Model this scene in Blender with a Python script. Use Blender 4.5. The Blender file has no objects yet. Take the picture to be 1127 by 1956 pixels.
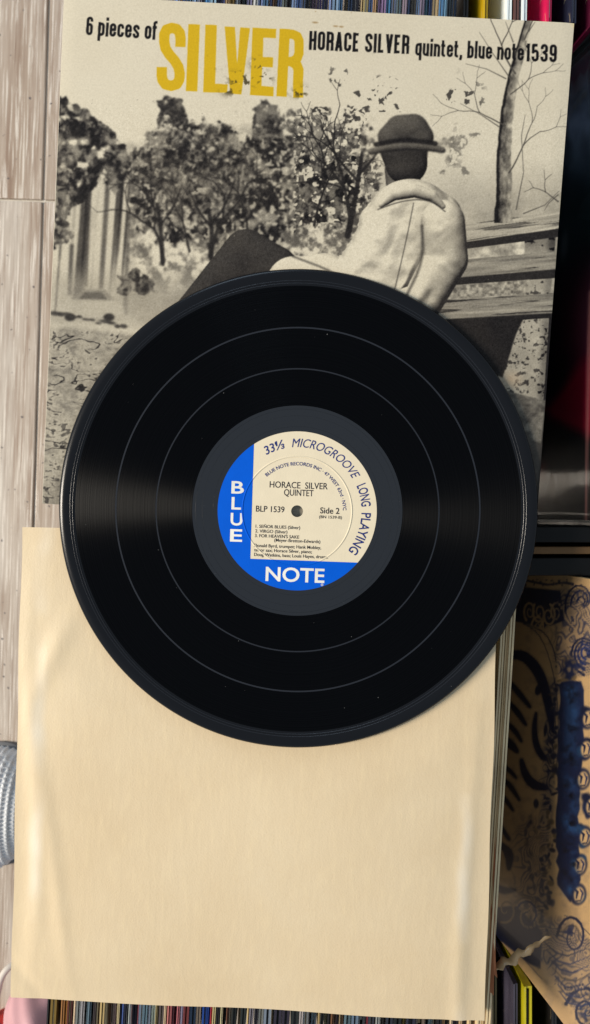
import bpy, bmesh, math, random
import numpy as np
from mathutils import Matrix, Vector

# ------------------------------------------------------------------ camera, world, lights, exposure
sc = bpy.context.scene
COL = sc.collection
R = math.radians
CAM_Z = 0.814
F_PX, CX, CY = 1450.0, 563.5, 978.0      # focal length in photo pixels, centre of the photo

cam = bpy.data.cameras.new('camera')
cam_o = bpy.data.objects.new('camera', cam); COL.objects.link(cam_o)
cam_o.location = (0, 0, CAM_Z)
cam.sensor_fit = 'VERTICAL'; cam.sensor_height = 24.0; cam.sensor_width = 24.0
cam.lens = F_PX / 1956.0 * 24.0
cam.clip_start = 0.01; cam.clip_end = 50
cam.dof.use_dof = True; cam.dof.focus_distance = 0.482; cam.dof.aperture_fstop = 7.0
sc.camera = cam_o

world = bpy.data.worlds.new('World'); sc.world = world; world.use_nodes = True
bg = world.node_tree.nodes['Background']
bg.inputs[0].default_value = (0.74, 0.87, 1.0, 1); bg.inputs[1].default_value = 0.38

def area(name, loc, target, sx, sy, power, col):
    l = bpy.data.lights.new(name, 'AREA'); l.shape = 'RECTANGLE'; l.size = sx; l.size_y = sy
    l.energy = power; l.color = col
    o = bpy.data.objects.new(name, l); COL.objects.link(o); o.location = loc
    o.rotation_euler = (Vector(target) - Vector(loc)).to_track_quat('-Z', 'Y').to_euler()
    return o
area('window_light', (-3.0, -0.08, 2.25), (0, 0, 0.3), 0.56, 1.7, 182, (1.0, 0.905, 0.77))
area('far_window_light', (-0.7, 2.6, 1.5), (0.1, 0.3, 0.3), 1.0, 0.9, 12, (0.66, 0.83, 1.0))

vs = sc.view_settings
vs.view_transform = 'Standard'; vs.look = 'None'; vs.gamma = 1.0; vs.exposure = 0.1; vs.use_curve_mapping = False
sc.cycles.max_bounces = 8; sc.cycles.transparent_max_bounces = 12

# ------------------------------------------------------------------ helpers
rnd = random.Random(7)
nrg = np.random.default_rng(11)

def lin(c):
    c = np.asarray(c, float)
    if c.max() > 1.001: c = c / 255.0
    return np.where(c <= 0.04045, c / 12.92, ((c + 0.055) / 1.055) ** 2.4)
def lc(*c): return tuple(float(v) for v in lin(c))

def tag(o, label=None, cat=None, group=None, kind=None):
    if label: o['label'] = label
    if cat: o['category'] = cat
    if group: o['group'] = group
    if kind: o['kind'] = kind
    return o
def empty(name, M=None):
    o = bpy.data.objects.new(name, None); COL.objects.link(o)
    o.empty_display_size = 0.02
    if M is not None: o.matrix_world = M
    return o
def link(name, me, mat=None, parent=None):
    o = bpy.data.objects.new(name, me); COL.objects.link(o)
    if mat is not None and not me.materials: me.materials.append(mat)
    if parent is not None: o.parent = parent
    return o
def mesh_of(name, verts, faces, smooth=False):
    me = bpy.data.meshes.new(name); me.from_pydata([tuple(v) for v in verts], [], faces); me.update()
    if smooth: me.polygons.foreach_set('use_smooth', [True] * len(me.polygons))
    return me
def box_data(x0, x1, y0, y1, z0, z1):
    v = [(x0,y0,z0),(x1,y0,z0),(x1,y1,z0),(x0,y1,z0),(x0,y0,z1),(x1,y0,z1),(x1,y1,z1),(x0,y1,z1)]
    f = [(3,2,1,0),(4,5,6,7),(0,1,5,4),(1,2,6,5),(2,3,7,6),(3,0,4,7)]
    return v, f
def boxes_mesh(name, lst, bevel=0.0):
    V, Fc = [], []
    for b in lst:
        v, f = box_data(*b); n = len(V); V += v; Fc += [tuple(i + n for i in q) for q in f]
    me = mesh_of(name, V, Fc)
    if bevel > 0:
        bm = bmesh.new(); bm.from_mesh(me)
        bmesh.ops.bevel(bm, geom=list(bm.edges), offset=bevel, segments=2, affect='EDGES', profile=0.5)
        bm.to_mesh(me); bm.free()
    return me
def lathe(name, prof, n=256, smooth=True):
    """prof: list of (r, z), an open profile turned about z"""
    V, Fc = [], []
    for (r, z) in prof:
        for k in range(n):
            a = 2 * math.pi * k / n; V.append((r * math.cos(a), r * math.sin(a), z))
    for i in range(len(prof) - 1):
        for k in range(n):
            k2 = (k + 1) % n
            Fc.append((i*n+k, (i+1)*n+k, (i+1)*n+k2, i*n+k2))
    return mesh_of(name, V, Fc, smooth)
def tube_mesh(name, pts, rad, n=10):
    V, Fc = [], []
    pts = [Vector(p) for p in pts]
    for i, p in enumerate(pts):
        t = (pts[min(i+1, len(pts)-1)] - pts[max(i-1, 0)]).normalized()
        s = t.cross(Vector((0, 0, 1)));  s = s.normalized() if s.length > 1e-5 else Vector((1, 0, 0))
        u = s.cross(t).normalized()
        r = rad[i] if isinstance(rad, (list, tuple)) else rad
        for k in range(n):
            a = 2*math.pi*k/n; V.append(p + s*math.cos(a)*r + u*math.sin(a)*r)
    for i in range(len(pts)-1):
        for k in range(n):
            k2 = (k+1) % n; Fc.append((i*n+k, i*n+k2, (i+1)*n+k2, (i+1)*n+k))
    Fc.append(tuple(range(n))[::-1]); Fc.append(tuple((len(pts)-1)*n+k for k in range(n)))
    return mesh_of(name, V, Fc, True)

def rot(a, b, c):
    return Matrix.Rotation(b, 4, 'Y') @ Matrix.Rotation(a, 4, 'X') @ Matrix.Rotation(c, 4, 'Z')
def at(px, py, D):
    """world point seen at photo pixel px,py at depth D below the camera (design aid)"""
    return Vector(((px - CX) / F_PX * D, -(py - CY) / F_PX * D, CAM_Z - D))
def to_px(P):
    D = CAM_Z - P[..., 2]
    return CX + F_PX * P[..., 0] / D, CY - F_PX * P[..., 1] / D

# ---------- materials
class NT:
    def __init__(s, name):
        s.m = bpy.data.materials.new(name); s.m.use_nodes = True; s.t = s.m.node_tree
        s.n = s.t.nodes; s.b = s.n['Principled BSDF']
    def node(s, ty, **k):
        o = s.n.new(ty)
        for a, v in k.items(): setattr(o, a, v)
        return o
    def l(s, a, b): s.t.links.new(a, b)
    def set(s, **k):
        for a, v in k.items():
            s.b.inputs[a.replace('_', ' ')].default_value = (v + (1,)) if isinstance(v, tuple) and len(v) == 3 else v
        return s
    def coord(s, which='Object', scale=(1, 1, 1)):
        tc = s.node('ShaderNodeTexCoord'); mp = s.node('ShaderNodeMapping'); mp.inputs['Scale'].default_value = scale
        s.l(tc.outputs[which], mp.inputs['Vector']); return mp.outputs[0]
    def noise(s, vec, scale, detail=4, rough=.55, dist=0):
        o = s.node('ShaderNodeTexNoise'); s.l(vec, o.inputs['Vector'])
        o.inputs['Scale'].default_value = scale; o.inputs['Detail'].default_value = detail
        o.inputs['Roughness'].default_value = rough; o.inputs['Distortion'].default_value = dist
        return o.outputs['Fac']
    def ramp(s, fac, stops):
        o = s.node('ShaderNodeValToRGB'); e = o.color_ramp.elements
        while len(e) < len(stops): e.new(0.5)
        for i, (p, c) in enumerate(stops):
            e[i].position = p; e[i].color = tuple(c) + (1,) if len(c) == 3 else c
        s.l(fac, o.inputs[0]); return o.outputs[0]
    def mix(s, a, b, fac, mode='MIX'):
        o = s.node('ShaderNodeMix', data_type='RGBA', blend_type=mode)
        for k, v in ((0, fac), (6, a), (7, b)):
            if hasattr(v, 'is_linked'): s.l(v, o.inputs[k])
            else: o.inputs[k].default_value = v if k == 0 else (tuple(v) + (1,) if len(v) == 3 else v)
        return o.outputs[2]
    def bump(s, h, strength, dist=0.001):
        o = s.node('ShaderNodeBump'); o.inputs['Strength'].default_value = strength; o.inputs['Distance'].default_value = dist
        s.l(h, o.inputs['Height']); s.l(o.outputs[0], s.b.inputs['Normal']); return o

def plain(name, col, rough=.5, spec=.5, grain=0.0, gscale=300, mott=.78):
    t = NT(name); t.set(Roughness=rough); t.b.inputs['Specular IOR Level'].default_value = spec
    v = t.coord(); f = t.noise(v, gscale * .12, 5)
    c2 = tuple(max(0, x * mott) for x in col)
    t.l(t.mix(col, c2, t.ramp(f, [(.35, (0, 0, 0)), (.7, (1, 1, 1))])), t.b.inputs['Base Color'])
    if grain: t.bump(t.noise(v, gscale, 3), grain, .0006)
    return t.m

def print_material(name, rough, spec, coat=0.0, grain=.12):
    t = NT(name); a = t.node('ShaderNodeAttribute', attribute_name='print')
    v = t.coord(); f = t.noise(v, 900, 2)
    t.l(t.mix(a.outputs['Color'], t.ramp(f, [(.3, (.9, .9, .9)), (.7, (1, 1, 1))]), 1.0, 'MULTIPLY'), t.b.inputs['Base Color'])
    r = t.noise(v, 9, 5); mr = t.node('ShaderNodeMapRange'); t.l(r, mr.inputs[0])
    mr.inputs[1].default_value = .3; mr.inputs[2].default_value = .7
    mr.inputs[3].default_value = rough - .07; mr.inputs[4].default_value = rough + .1
    t.l(mr.outputs[0], t.b.inputs['Roughness'])
    t.b.inputs['Specular IOR Level'].default_value = spec; t.b.inputs['Coat Weight'].default_value = coat
    t.bump(t.noise(v, 700, 3), grain, .0004)
    return t.m

# ---------- print raster: a numpy canvas that is sampled into a colour attribute
class Canvas:
    def __init__(s, x0, y0, x1, y1, base):
        s.x0, s.y0 = x0, y0; s.w, s.h = int(x1 - x0), int(y1 - y0)
        s.X, s.Y = np.meshgrid(np.arange(s.w) + x0 + .5, np.arange(s.h) + y0 + .5)
        s.c = np.empty((s.h, s.w, 3)); s.c[:] = np.array(base, float)
    def win(s, xa, ya, xb, yb):
        i0 = max(0, int(ya - s.y0)); i1 = min(s.h, int(yb - s.y0) + 1)
        j0 = max(0, int(xa - s.x0)); j1 = min(s.w, int(xb - s.x0) + 1)
        return (slice(i0, i1), slice(j0, j1)) if i1 > i0 and j1 > j0 else None
    def put(s, w, a, col):
        a = np.clip(a, 0, 1)[..., None]; s.c[w] = s.c[w] * (1 - a) + np.asarray(col, float) * a
    def full(s): return (slice(0, s.h), slice(0, s.w))
    def poly_mask(s, pts, w, soft=.8):
        X, Y = s.X[w], s.Y[w]; ins = np.zeros(X.shape, bool); d = np.full(X.shape, 1e9)
        n = len(pts)
        for k in range(n):
            (xa, ya), (xb, yb) = pts[k], pts[(k+1) % n]
            if ya != yb:
                ins ^= ((ya > Y) != (yb > Y)) & (X < (xb - xa) * (Y - ya) / (yb - ya) + xa)
            dx, dy = xb - xa, yb - ya; L = dx*dx + dy*dy + 1e-9
            t = np.clip(((X - xa)*dx + (Y - ya)*dy) / L, 0, 1)
            d = np.minimum(d, np.hypot(X - xa - t*dx, Y - ya - t*dy))
        return np.clip(np.where(ins, d, -d) / soft + .5, 0, 1)
    def poly(s, pts, col, soft=.8, alpha=1.):
        xs = [p[0] for p in pts]; ys = [p[1] for p in pts]
        w = s.win(min(xs) - soft - 1, min(ys) - soft - 1, max(xs) + soft + 1, max(ys) + soft + 1)
        if w: s.put(w, s.poly_mask(pts, w, soft) * alpha, col)
    def stroke(s, pts, wd, col, butt=False, soft=.8, alpha=1.):
        """polyline of width wd (number, or one width for each point)"""
        wds = wd if isinstance(wd, (list, tuple)) else [wd] * len(pts)
        m = max(wds) / 2 + soft + 1
        xs = [p[0] for p in pts]; ys = [p[1] for p in pts]
        w = s.win(min(xs) - m, min(ys) - m, max(xs) + m, max(ys) + m)
        if not w: return
        X, Y = s.X[w], s.Y[w]; best = np.full(X.shape, -1e9); n = len(pts)
        for k in range(n - 1):
            (xa, ya), (xb, yb) = pts[k], pts[k+1]; dx, dy = xb - xa, yb - ya; L = dx*dx + dy*dy + 1e-9
            tt = ((X - xa)*dx + (Y - ya)*dy) / L; t = np.clip(tt, 0, 1)
            d = (wds[k] * (1 - t) + wds[k+1] * t) / 2 - np.hypot(X - xa - t*dx, Y - ya - t*dy)
            if butt:
                Ls = math.sqrt(L)
                if k == 0: d = np.minimum(d, tt * Ls + .2)
                if k == n - 2: d = np.minimum(d, (1 - tt) * Ls + .2)
            best = np.maximum(best, d)
        s.put(w, np.clip(best / soft + .5, 0, 1) * alpha, col)
    def dab(s, x, y, rx, ry, ang, col, alpha=1., soft=.35):
        r = max(rx, ry) + 1; w = s.win(x - r, y - r, x + r, y + r)
        if not w: return
        ca, sa = math.cos(ang), math.sin(ang); X, Y = s.X[w] - x, s.Y[w] - y
        q = np.hypot((X*ca + Y*sa) / rx, (-X*sa + Y*ca) / ry)
        s.put(w, np.clip((1 - q) / soft, 0, 1) * alpha, col)
    def blur(s, w, r):
        a = s.c[w]
        for ax in (0, 1):
            for _ in range(2):
                pad = [(0, 0)] * 3; pad[ax] = (r + 1, r)
                cs = np.cumsum(np.pad(a, pad, mode='edge'), axis=ax)
                n = a.shape[ax]
                hi = np.take(cs, range(2*r + 1, 2*r + 1 + n), axis=ax); lo = np.take(cs, range(0, n), axis=ax)
                a = (hi - lo) / (2*r + 1)
        s.c[w] = a
    def sample(s, px, py):
        x = np.clip(px - s.x0 - .5, 0, s.w - 1.001); y = np.clip(py - s.y0 - .5, 0, s.h - 1.001)
        j = x.astype(int); i = y.astype(int); fx = (x - j)[..., None]; fy = (y - i)[..., None]
        c = s.c
        return (c[i, j]*(1-fx) + c[i, j+1]*fx)*(1-fy) + (c[i+1, j]*(1-fx) + c[i+1, j+1]*fx)*fy

def vnoise(X, Y, sc_, seed=0):
    r = np.random.default_rng(seed).random((67, 71))
    x = X / sc_; y = Y / sc_; i = np.floor(y).astype(int); j = np.floor(x).astype(int)
    fx = x - j; fy = y - i; fx = fx*fx*(3-2*fx); fy = fy*fy*(3-2*fy)
    g = lambda a, b: r[a % 67, b % 71]
    return (g(i, j)*(1-fx) + g(i, j+1)*fx)*(1-fy) + (g(i+1, j)*(1-fx) + g(i+1, j+1)*fx)*fy
def fbm(X, Y, sc_, seed=0, oct=4):
    t = 0; a = .5
    for k in range(oct): t = t + a * vnoise(X, Y, sc_ / 2**k, seed + k); a *= .5
    return t / (1 - .5**oct)

def print_grid(name, w, h, nx, ny, M, canvas, zfun=None, plane='xy'):
    """a sheet w x h (local xy, centred) whose point colours are the print; M is the world matrix of its thing"""
    xs = np.linspace(-w/2, w/2, nx); ys = np.linspace(-h/2, h/2, ny)
    X, Y = np.meshgrid(xs, ys)
    Z = zfun(X, Y) if zfun is not None else np.zeros_like(X)
    P = np.stack([X, Y, Z], -1) if plane == 'xy' else np.stack([Z, X, Y], -1)
    Mn = np.array(M); W = P @ Mn[:3, :3].T + Mn[:3, 3]
    px, py = to_px(W)
    col = lin(np.clip(canvas.sample(px, py), 0, 1))
    me = bpy.data.meshes.new(name)
    idx = np.arange(nx*ny).reshape(ny, nx)
    q = np.stack([idx[:-1, :-1], idx[:-1, 1:], idx[1:, 1:], idx[1:, :-1]], -1).reshape(-1, 4)
    me.vertices.add(nx*ny); me.vertices.foreach_set('co', P.reshape(-1).astype(np.float32))
    nf = len(q)
    me.loops.add(nf*4); me.loops.foreach_set('vertex_index', q.reshape(-1).astype(np.int32))
    me.polygons.add(nf); me.polygons.foreach_set('loop_start', (np.arange(nf)*4).astype(np.int32))
    try: me.polygons.foreach_set('loop_total', np.full(nf, 4, np.int32))
    except Exception: pass
    at_ = me.color_attributes.new('print', 'FLOAT_COLOR', 'POINT')
    at_.data.foreach_set('color', np.concatenate([col.reshape(-1, 3), np.ones((nx*ny, 1))], 1).reshape(-1).astype(np.float32))
    me.update(); me.validate()
    me.polygons.foreach_set('use_smooth', np.ones(nf, bool))
    return me

# ------------------------------------------------------------------ the floor: wood-look planks with pale grout
def plank_material():
    t = NT('wood_look_tile')
    tc = t.node('ShaderNodeTexCoord'); oi = t.node('ShaderNodeObjectInfo')
    add = t.node('ShaderNodeVectorMath', operation='MULTIPLY_ADD')
    comb = t.node('ShaderNodeCombineXYZ')
    for k in range(3): t.l(oi.outputs['Random'], comb.inputs[k])
    t.l(comb.outputs[0], add.inputs[0]); add.inputs[1].default_value = (7, 13, 3); t.l(tc.outputs['Object'], add.inputs[2])
    wv = t.node('ShaderNodeMapping'); wv.inputs['Scale'].default_value = (1, .045, 1); t.l(add.outputs[0], wv.inputs[0])
    warp = t.noise(add.outputs[0], 3.2, 2)
    g1 = t.noise(wv.outputs[0], 120, 5, .62, .5)
    wv2 = t.node('ShaderNodeMapping'); wv2.inputs['Scale'].default_value = (1, .022, 1); t.l(add.outputs[0], wv2.inputs[0])
    g2 = t.noise(wv2.outputs[0], 560, 4, .65, .2)
    g3 = t.noise(wv.outputs[0], 14, 4, .55, .6)
    c = t.ramp(g3, [(.30, lc(146, 126, 108)), (.48, lc(170, 155, 141)), (.66, lc(184, 175, 165))])
    c = t.mix(c, lc(128, 104, 86), t.ramp(g1, [(.50, (0, 0, 0)), (.66, (.7, .7, .7))]))
    c = t.mix(c, lc(216, 208, 198), t.ramp(g2, [(.53, (0, 0, 0)), (.63, (.85, .85, .85))]))
    c = t.mix(c, lc(122, 101, 86), t.ramp(g2, [(.30, (.6, .6, .6)), (.42, (0, 0, 0))]))
    sp = t.noise(add.outputs[0], 150, 1)
    c = t.mix(c, lc(70, 66, 70), t.ramp(sp, [(.735, (0, 0, 0)), (.76, (.8, .8, .8))]))
    t.l(c, t.b.inputs['Base Color']); t.set(Roughness=.42)
    t.bump(g2, .25, .0004)
    return t.m
M_plank = plank_material()
M_grout = plain('pale_grout', lc(205, 200, 190), .8, .2, .3, 500)
floor = link('floor', boxes_mesh('floor', [(-1.6, 1.6, -1.8, 1.8, -.03, -.0035)]), M_grout)
tag(floor, kind='structure')
PW, PL, GR = .205, 1.25, .0024
pm = boxes_mesh('plank', [(-PW/2 + GR/2, PW/2 - GR/2, -PL/2 + GR/2, PL/2 - GR/2, -.008, 0)], .0012)
pm.materials.append(M_plank)
RZF = R(-1.66)
Rf = Matrix.Rotation(RZF, 4, 'Z')
edge = at(82, 500, CAM_Z); seam = at(40, 383, CAM_Z)
k = 0
for i in range(-6, 8):
    off = [0, .55, .23, .80, .41][i % 5] * PL if i != -1 else 0
    for j in range(-2, 3):
        o = link('plank', pm, None, floor)
        base = Matrix.Translation((edge.x, seam.y, 0)) @ Rf
        o.matrix_world = base @ Matrix.Translation((PW * (i + .5), PL * (j + .5) + off, rnd.uniform(-.0002, .0002)))
        k += 1

# ------------------------------------------------------------------ the jacket with its printed front
JROT = rot(R(2.8), R(-.5), -0.05984985)
JM = Matrix.Translation((0.00519565, 0.15254878, CAM_Z - 0.47428213)) @ JROT
JS = .314

CREAM = np.array([208, 199, 178]) / 255.
INK = np.array([14, 12, 14]) / 255.
def tone(t): return INK * (1 - t) + CREAM * t

cv = Canvas(60, -30, 1120, 1040, CREAM)
X, Y = cv.X, cv.Y
full = cv.full()
def dabs(n, pts, tones, size, alpha=(.5, .95), keep=None, ell=(.5, 1.), bias=None):
    xs = [p[0] for p in pts]; ys = [p[1] for p in pts]
    w = cv.win(min(xs), min(ys), max(xs), max(ys)); m = cv.poly_mask(pts, w, 1.)
    done = 0; tries = 0
    while done < n and tries < n * 12:
        tries += 1
        x = rnd.uniform(min(xs), max(xs)); y = rnd.uniform(min(ys), max(ys))
        i = int(y - cv.y0) - w[0].start; j = int(x - cv.x0) - w[1].start
        if not (0 <= i < m.shape[0] and 0 <= j < m.shape[1]) or m[i, j] < .5: continue
        if keep is not None and not keep(x, y): continue
        rr = rnd.uniform(*size)
        t = rnd.choice(tones)
        cv.dab(x, y, rr, rr * rnd.uniform(*ell), rnd.uniform(0, 3.14), tone(max(0, min(1.02, t + rnd.uniform(-.06, .06)))), rnd.uniform(*alpha), .5)
        done += 1
def wob(pts, amp, seg=9):
    r2 = []
    for k in range(len(pts)):
        a, b = pts[k], pts[(k+1) % len(pts)]; L = math.hypot(b[0]-a[0], b[1]-a[1]); n = max(1, int(L / seg))
        for q in range(n):
            t = q / n; r2.append((a[0]*(1-t) + b[0]*t + rnd.uniform(-amp, amp), a[1]*(1-t) + b[1]*t + rnd.uniform(-amp, amp)))
    return r2

# a monochrome park view: hazy middle distance
sstep = lambda a, b, v: (lambda q: q*q*(3 - 2*q))(np.clip((v - a)/(b - a), 0, 1))
def paint(w, m, t):
    a = np.clip(m, 0, 1)[..., None]; t = np.clip(t, 0, 1.03)[..., None]
    cv.c[w] = cv.c[w]*(1 - a) + (INK*(1 - t) + CREAM*t)*a
def smooth_poly(p, n=2):
    for _ in range(n):
        q = [p[0]]
        for k in range(len(p)-1):
            a, b = p[k], p[k+1]; q += [(.75*a[0]+.25*b[0], .75*a[1]+.25*b[1]), (.25*a[0]+.75*b[0], .25*a[1]+.75*b[1])]
        p = q + [p[-1]]
    return p
def foliage(pts, amp, seed, lo=.05, hi=.62, holes=.55, edge=16, fine=7, alpha=1.):
    """blotchy out-of-focus leaves: dark clumps, paler leaves, holes of sky towards the rim"""
    P = wob(pts, amp); xs = [p[0] for p in P]; ys = [p[1] for p in P]
    w = cv.win(min(xs) - 14, min(ys) - 14, max(xs) + 14, max(ys) + 14); xx, yy = X[w], Y[w]
    wx = xx + 9*(fbm(xx, yy, 18, seed + 70) - .5); wy = yy + 9*(fbm(xx, yy, 18, seed + 80) - .5)
    body = cv.poly_mask(P, w, edge)
    n = .45*fbm(wx, wy, 30, seed, 3) + .55*fbm(wx, wy, fine*1.6, seed + 11, 3)
    m = sstep(.30, .52, body*.62 + (fbm(wx, wy, 15, seed + 21, 4) - .5)*1.05)
    t = lo + (hi - lo)*sstep(.40, .66, n) + .22*(fbm(wx, wy, fine*.7, seed + 31, 2) - .5)
    hole = sstep(.60, .70, fbm(wx, wy, fine*1.25, seed + 41, 2) + .10*(1 - body)) * holes
    t = t*(1 - hole) + .98*hole
    paint(w, m*alpha, t)
cv.put(full, np.clip((Y - 300)/130, 0, 1)*np.clip((640 - Y)/60, 0, 1)*(.15 + .5*fbm(X, Y, 34, 3)), tone(.3))
wq = cv.win(235, 230, 720, 560); xx, yy = X[wq], Y[wq]
mm = cv.poly_mask([(240, 300), (330, 262), (560, 262), (660, 330), (720, 420), (700, 560), (240, 560)], wq, 60)
paint(wq, np.clip(mm, 0, 1)*sstep(.25, .5, fbm(xx, yy, 26, 640) + .35*mm - .1)*.85, .16 + .75*sstep(.38, .66, .5*fbm(xx, yy, 9, 650, 3) + .5*fbm(xx, yy, 30, 660, 2)) + .28*sstep(380, 520, yy))
# pale built facade with tall piers, out of focus, far left
wq = cv.win(84, 318, 262, 604); xx, yy = X[wq], Y[wq]
mq = cv.poly_mask([(108, 330), (246, 345), (242, 598), (90, 602)], wq, 10)
lx = xx + .075*(yy - 330)
st = .30 + .85*sstep(.36, .62, fbm(lx, yy*.03, 21, 5, 3)) - .30*sstep(.5, .7, fbm(lx*1.5, yy*.05, 11, 8, 2)) + .25*(fbm(xx, yy, 24, 9) - .5)
paint(wq, mq, np.clip(st, .12, .92))
for (xa, ya, xb, yb, wd) in [(137, 470, 133, 560, 8), (172, 350, 164, 545, 6), (206, 350, 193, 548, 9)]:
    cv.stroke([(xa, ya), (xb, yb)], wd, tone(.16), alpha=.7, soft=5)
# dark foliage mass, upper left
foliage([(104, 176), (135, 190), (175, 215), (215, 248), (248, 285), (246, 345), (222, 372), (196, 350), (150, 392), (98, 380)], 4, 210, .04, .55, .25, 10)
foliage([(104, 330), (140, 330), (135, 470), (95, 480)], 5, 230, .08, .5, .5, 18)
# central wood with two spires
foliage([(296, 250), (302, 190), (322, 180), (350, 186), (364, 250)], 3, 250, .14, .5, .15, 10)
foliage([(480, 275), (484, 205), (508, 188), (532, 198), (545, 275)], 3, 260, .14, .5, .15, 10)
foliage([(250, 290), (290, 245), (330, 232), (395, 228), (440, 240), (480, 262), (540, 252), (575, 290), (572, 350), (560, 430), (520, 520), (470, 545), (420, 500), (380, 460), (330, 478), (290, 462), (255, 430), (244, 350)], 6, 270, .05, .62, .75, 30, 6)
foliage([(280, 260), (400, 245), (480, 280), (500, 380), (440, 430), (330, 400), (270, 340)], 8, 290, .04, .5, .6, 34, 6, .6)
# loose foliage fringe with sky showing through
foliage([(535, 240), (590, 196), (660, 225), (722, 250), (740, 320), (712, 392), (640, 430), (560, 450), (540, 350)], 8, 310, .10, .55, .95, 40, 5, .85)
foliage([(560, 300), (680, 300), (700, 400), (620, 440), (550, 420)], 8, 330, .04, .45, .95, 30, 6)
foliage([(830, 250), (900, 260), (900, 330), (850, 330)], 8, 350, .3, .7, .95, 40, 6, .6)
for pts, wd in (([(692, 290), (684, 345), (676, 395), (664, 450)], [5, 8, 10, 12]), ([(683, 345), (650, 310), (628, 270), (612, 240)], [6, 5, 3.5, 2]),
                ([(684, 335), (712, 305), (728, 278)], [6, 4.5, 3]), ([(679, 372), (640, 352), (600, 345), (560, 350)], [5, 3.5, 2.5, 1.5]), ([(300, 390), (308, 440), (311, 500)], [6, 7, 9]), ([(306, 430), (330, 400), (345, 360)], [5, 4, 2.5]),
                ([(304, 410), (282, 380), (270, 350)], [5, 3.5, 2]), ([(398, 400), (406, 445), (402, 490)], [7, 8, 10]), ([(404, 435), (380, 405), (362, 365)], [6, 4, 2.5]), ([(403, 430), (430, 395), (450, 340)], [6, 4, 2.5])):
    cv.stroke(smooth_poly(pts), np.interp(np.linspace(0, 1, len(smooth_poly(pts))), np.linspace(0, 1, len(wd)), wd).tolist(), tone(.06), alpha=.88, soft=2.5)
def twig(x, y, a, L, w, dep, tn):
    if dep == 0 or w < .5: return
    n = 4; P = [(x, y)]
    for k in range(n):
        a += rnd.uniform(-.22, .22); x += math.cos(a)*L/n; y -= math.sin(a)*L/n; P.append((x, y))
    cv.stroke(P, np.linspace(w, w*.62, n + 1).tolist(), tone(tn), alpha=.85, soft=1.4)
    for d in (rnd.uniform(.25, .6), -rnd.uniform(.25, .6)):
        if rnd.random() < .9: twig(x, y, a + d, L*rnd.uniform(.62, .86), w*.64, dep - 1, tn)
for (x, y, a, L, w, d) in ((668, 440, 1.45, 85, 9, 6), (311, 505, 1.6, 70, 7, 5), (403, 495, 1.5, 75, 8, 5), (470, 500, 1.55, 80, 7, 5), (362, 480, 1.7, 60, 5, 5), (600, 430, 1.5, 70, 5, 5)):
    twig(x, y, a, L, w, d, .07)
# lawn, low shrubs and pale stones of the middle distance
cv.put(full, np.clip((Y - 505)/40, 0, 1)*np.clip((640 - Y)/30, 0, 1)*np.clip((480 - X)/120, 0, 1)*(.35 + .5*fbm(X, Y, 16, 360)), tone(.72))
foliage([(226, 528), (262, 512), (295, 530), (300, 560), (230, 562)], 4, 370, .08, .5, .3, 10, 5)
cv.poly([(136, 574), (158, 552), (200, 553), (222, 576)], tone(.62), 5, .9); cv.poly([(150, 571), (163, 558), (194, 558), (206, 573)], tone(.3), 4, .7)
cv.poly([(108, 588), (128, 572), (222, 574), (238, 590), (234, 606), (110, 606)], tone(.82), 6, .9)
for x_ in (134, 208): cv.dab(x_, 606, 13, 9, 0, tone(.08), .9, .4)
for q in range(0):
    cv.dab(128 + q*15, 574 + rnd.uniform(-6, 8) + q*2, rnd.uniform(16, 24), rnd.uniform(9, 14), .2, tone(rnd.uniform(.66, .85)), .8, .7)
for q in range(12):
    cv.dab(104 + q*12, 600 + q*2 + rnd.uniform(-4, 4), rnd.uniform(7, 15), rnd.uniform(3, 6), .12, tone(rnd.uniform(.05, .25)), .8, .6)
cv.blur(cv.win(70, 180, 560, 640), 1)
# paving with dark broken joints
gm = cv.poly_mask([(50, 630), (150, 626), (260, 640), (360, 700), (360, 1050), (50, 1050)], full, 12)
dpt = np.clip((Y - 600)/400, 0, 1)
wx = X + 30*(fbm(X, Y, 50, 41) - .5); wy = Y + 22*(fbm(X, Y, 36, 47) - .5)
f1 = fbm(wx*.5/(1 + dpt), wy*1.25/(1 + dpt), 12, 51, 4); f2 = fbm(wx, wy*1.6, 9, 57, 3)
rdg = np.abs(fbm(wx*.45, wy*1.3, 24, 63, 3) - .5)
tt = .70 + .5*(f1 - .5) + .35*(f2 - .5) - .75*np.clip(1 - rdg/.030, 0, 1)*sstep(.35, .6, fbm(X, Y, 40, 66)) - .55*sstep(.60, .72, f1*.5 + f2*.5) - .15*sstep(.3, 1, dpt)*0
tt = np.where(Y > 900, tt - .12*np.clip((Y - 900)/60, 0, 1), tt)
paint(full, gm, np.clip(tt, .05, .93))
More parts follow.
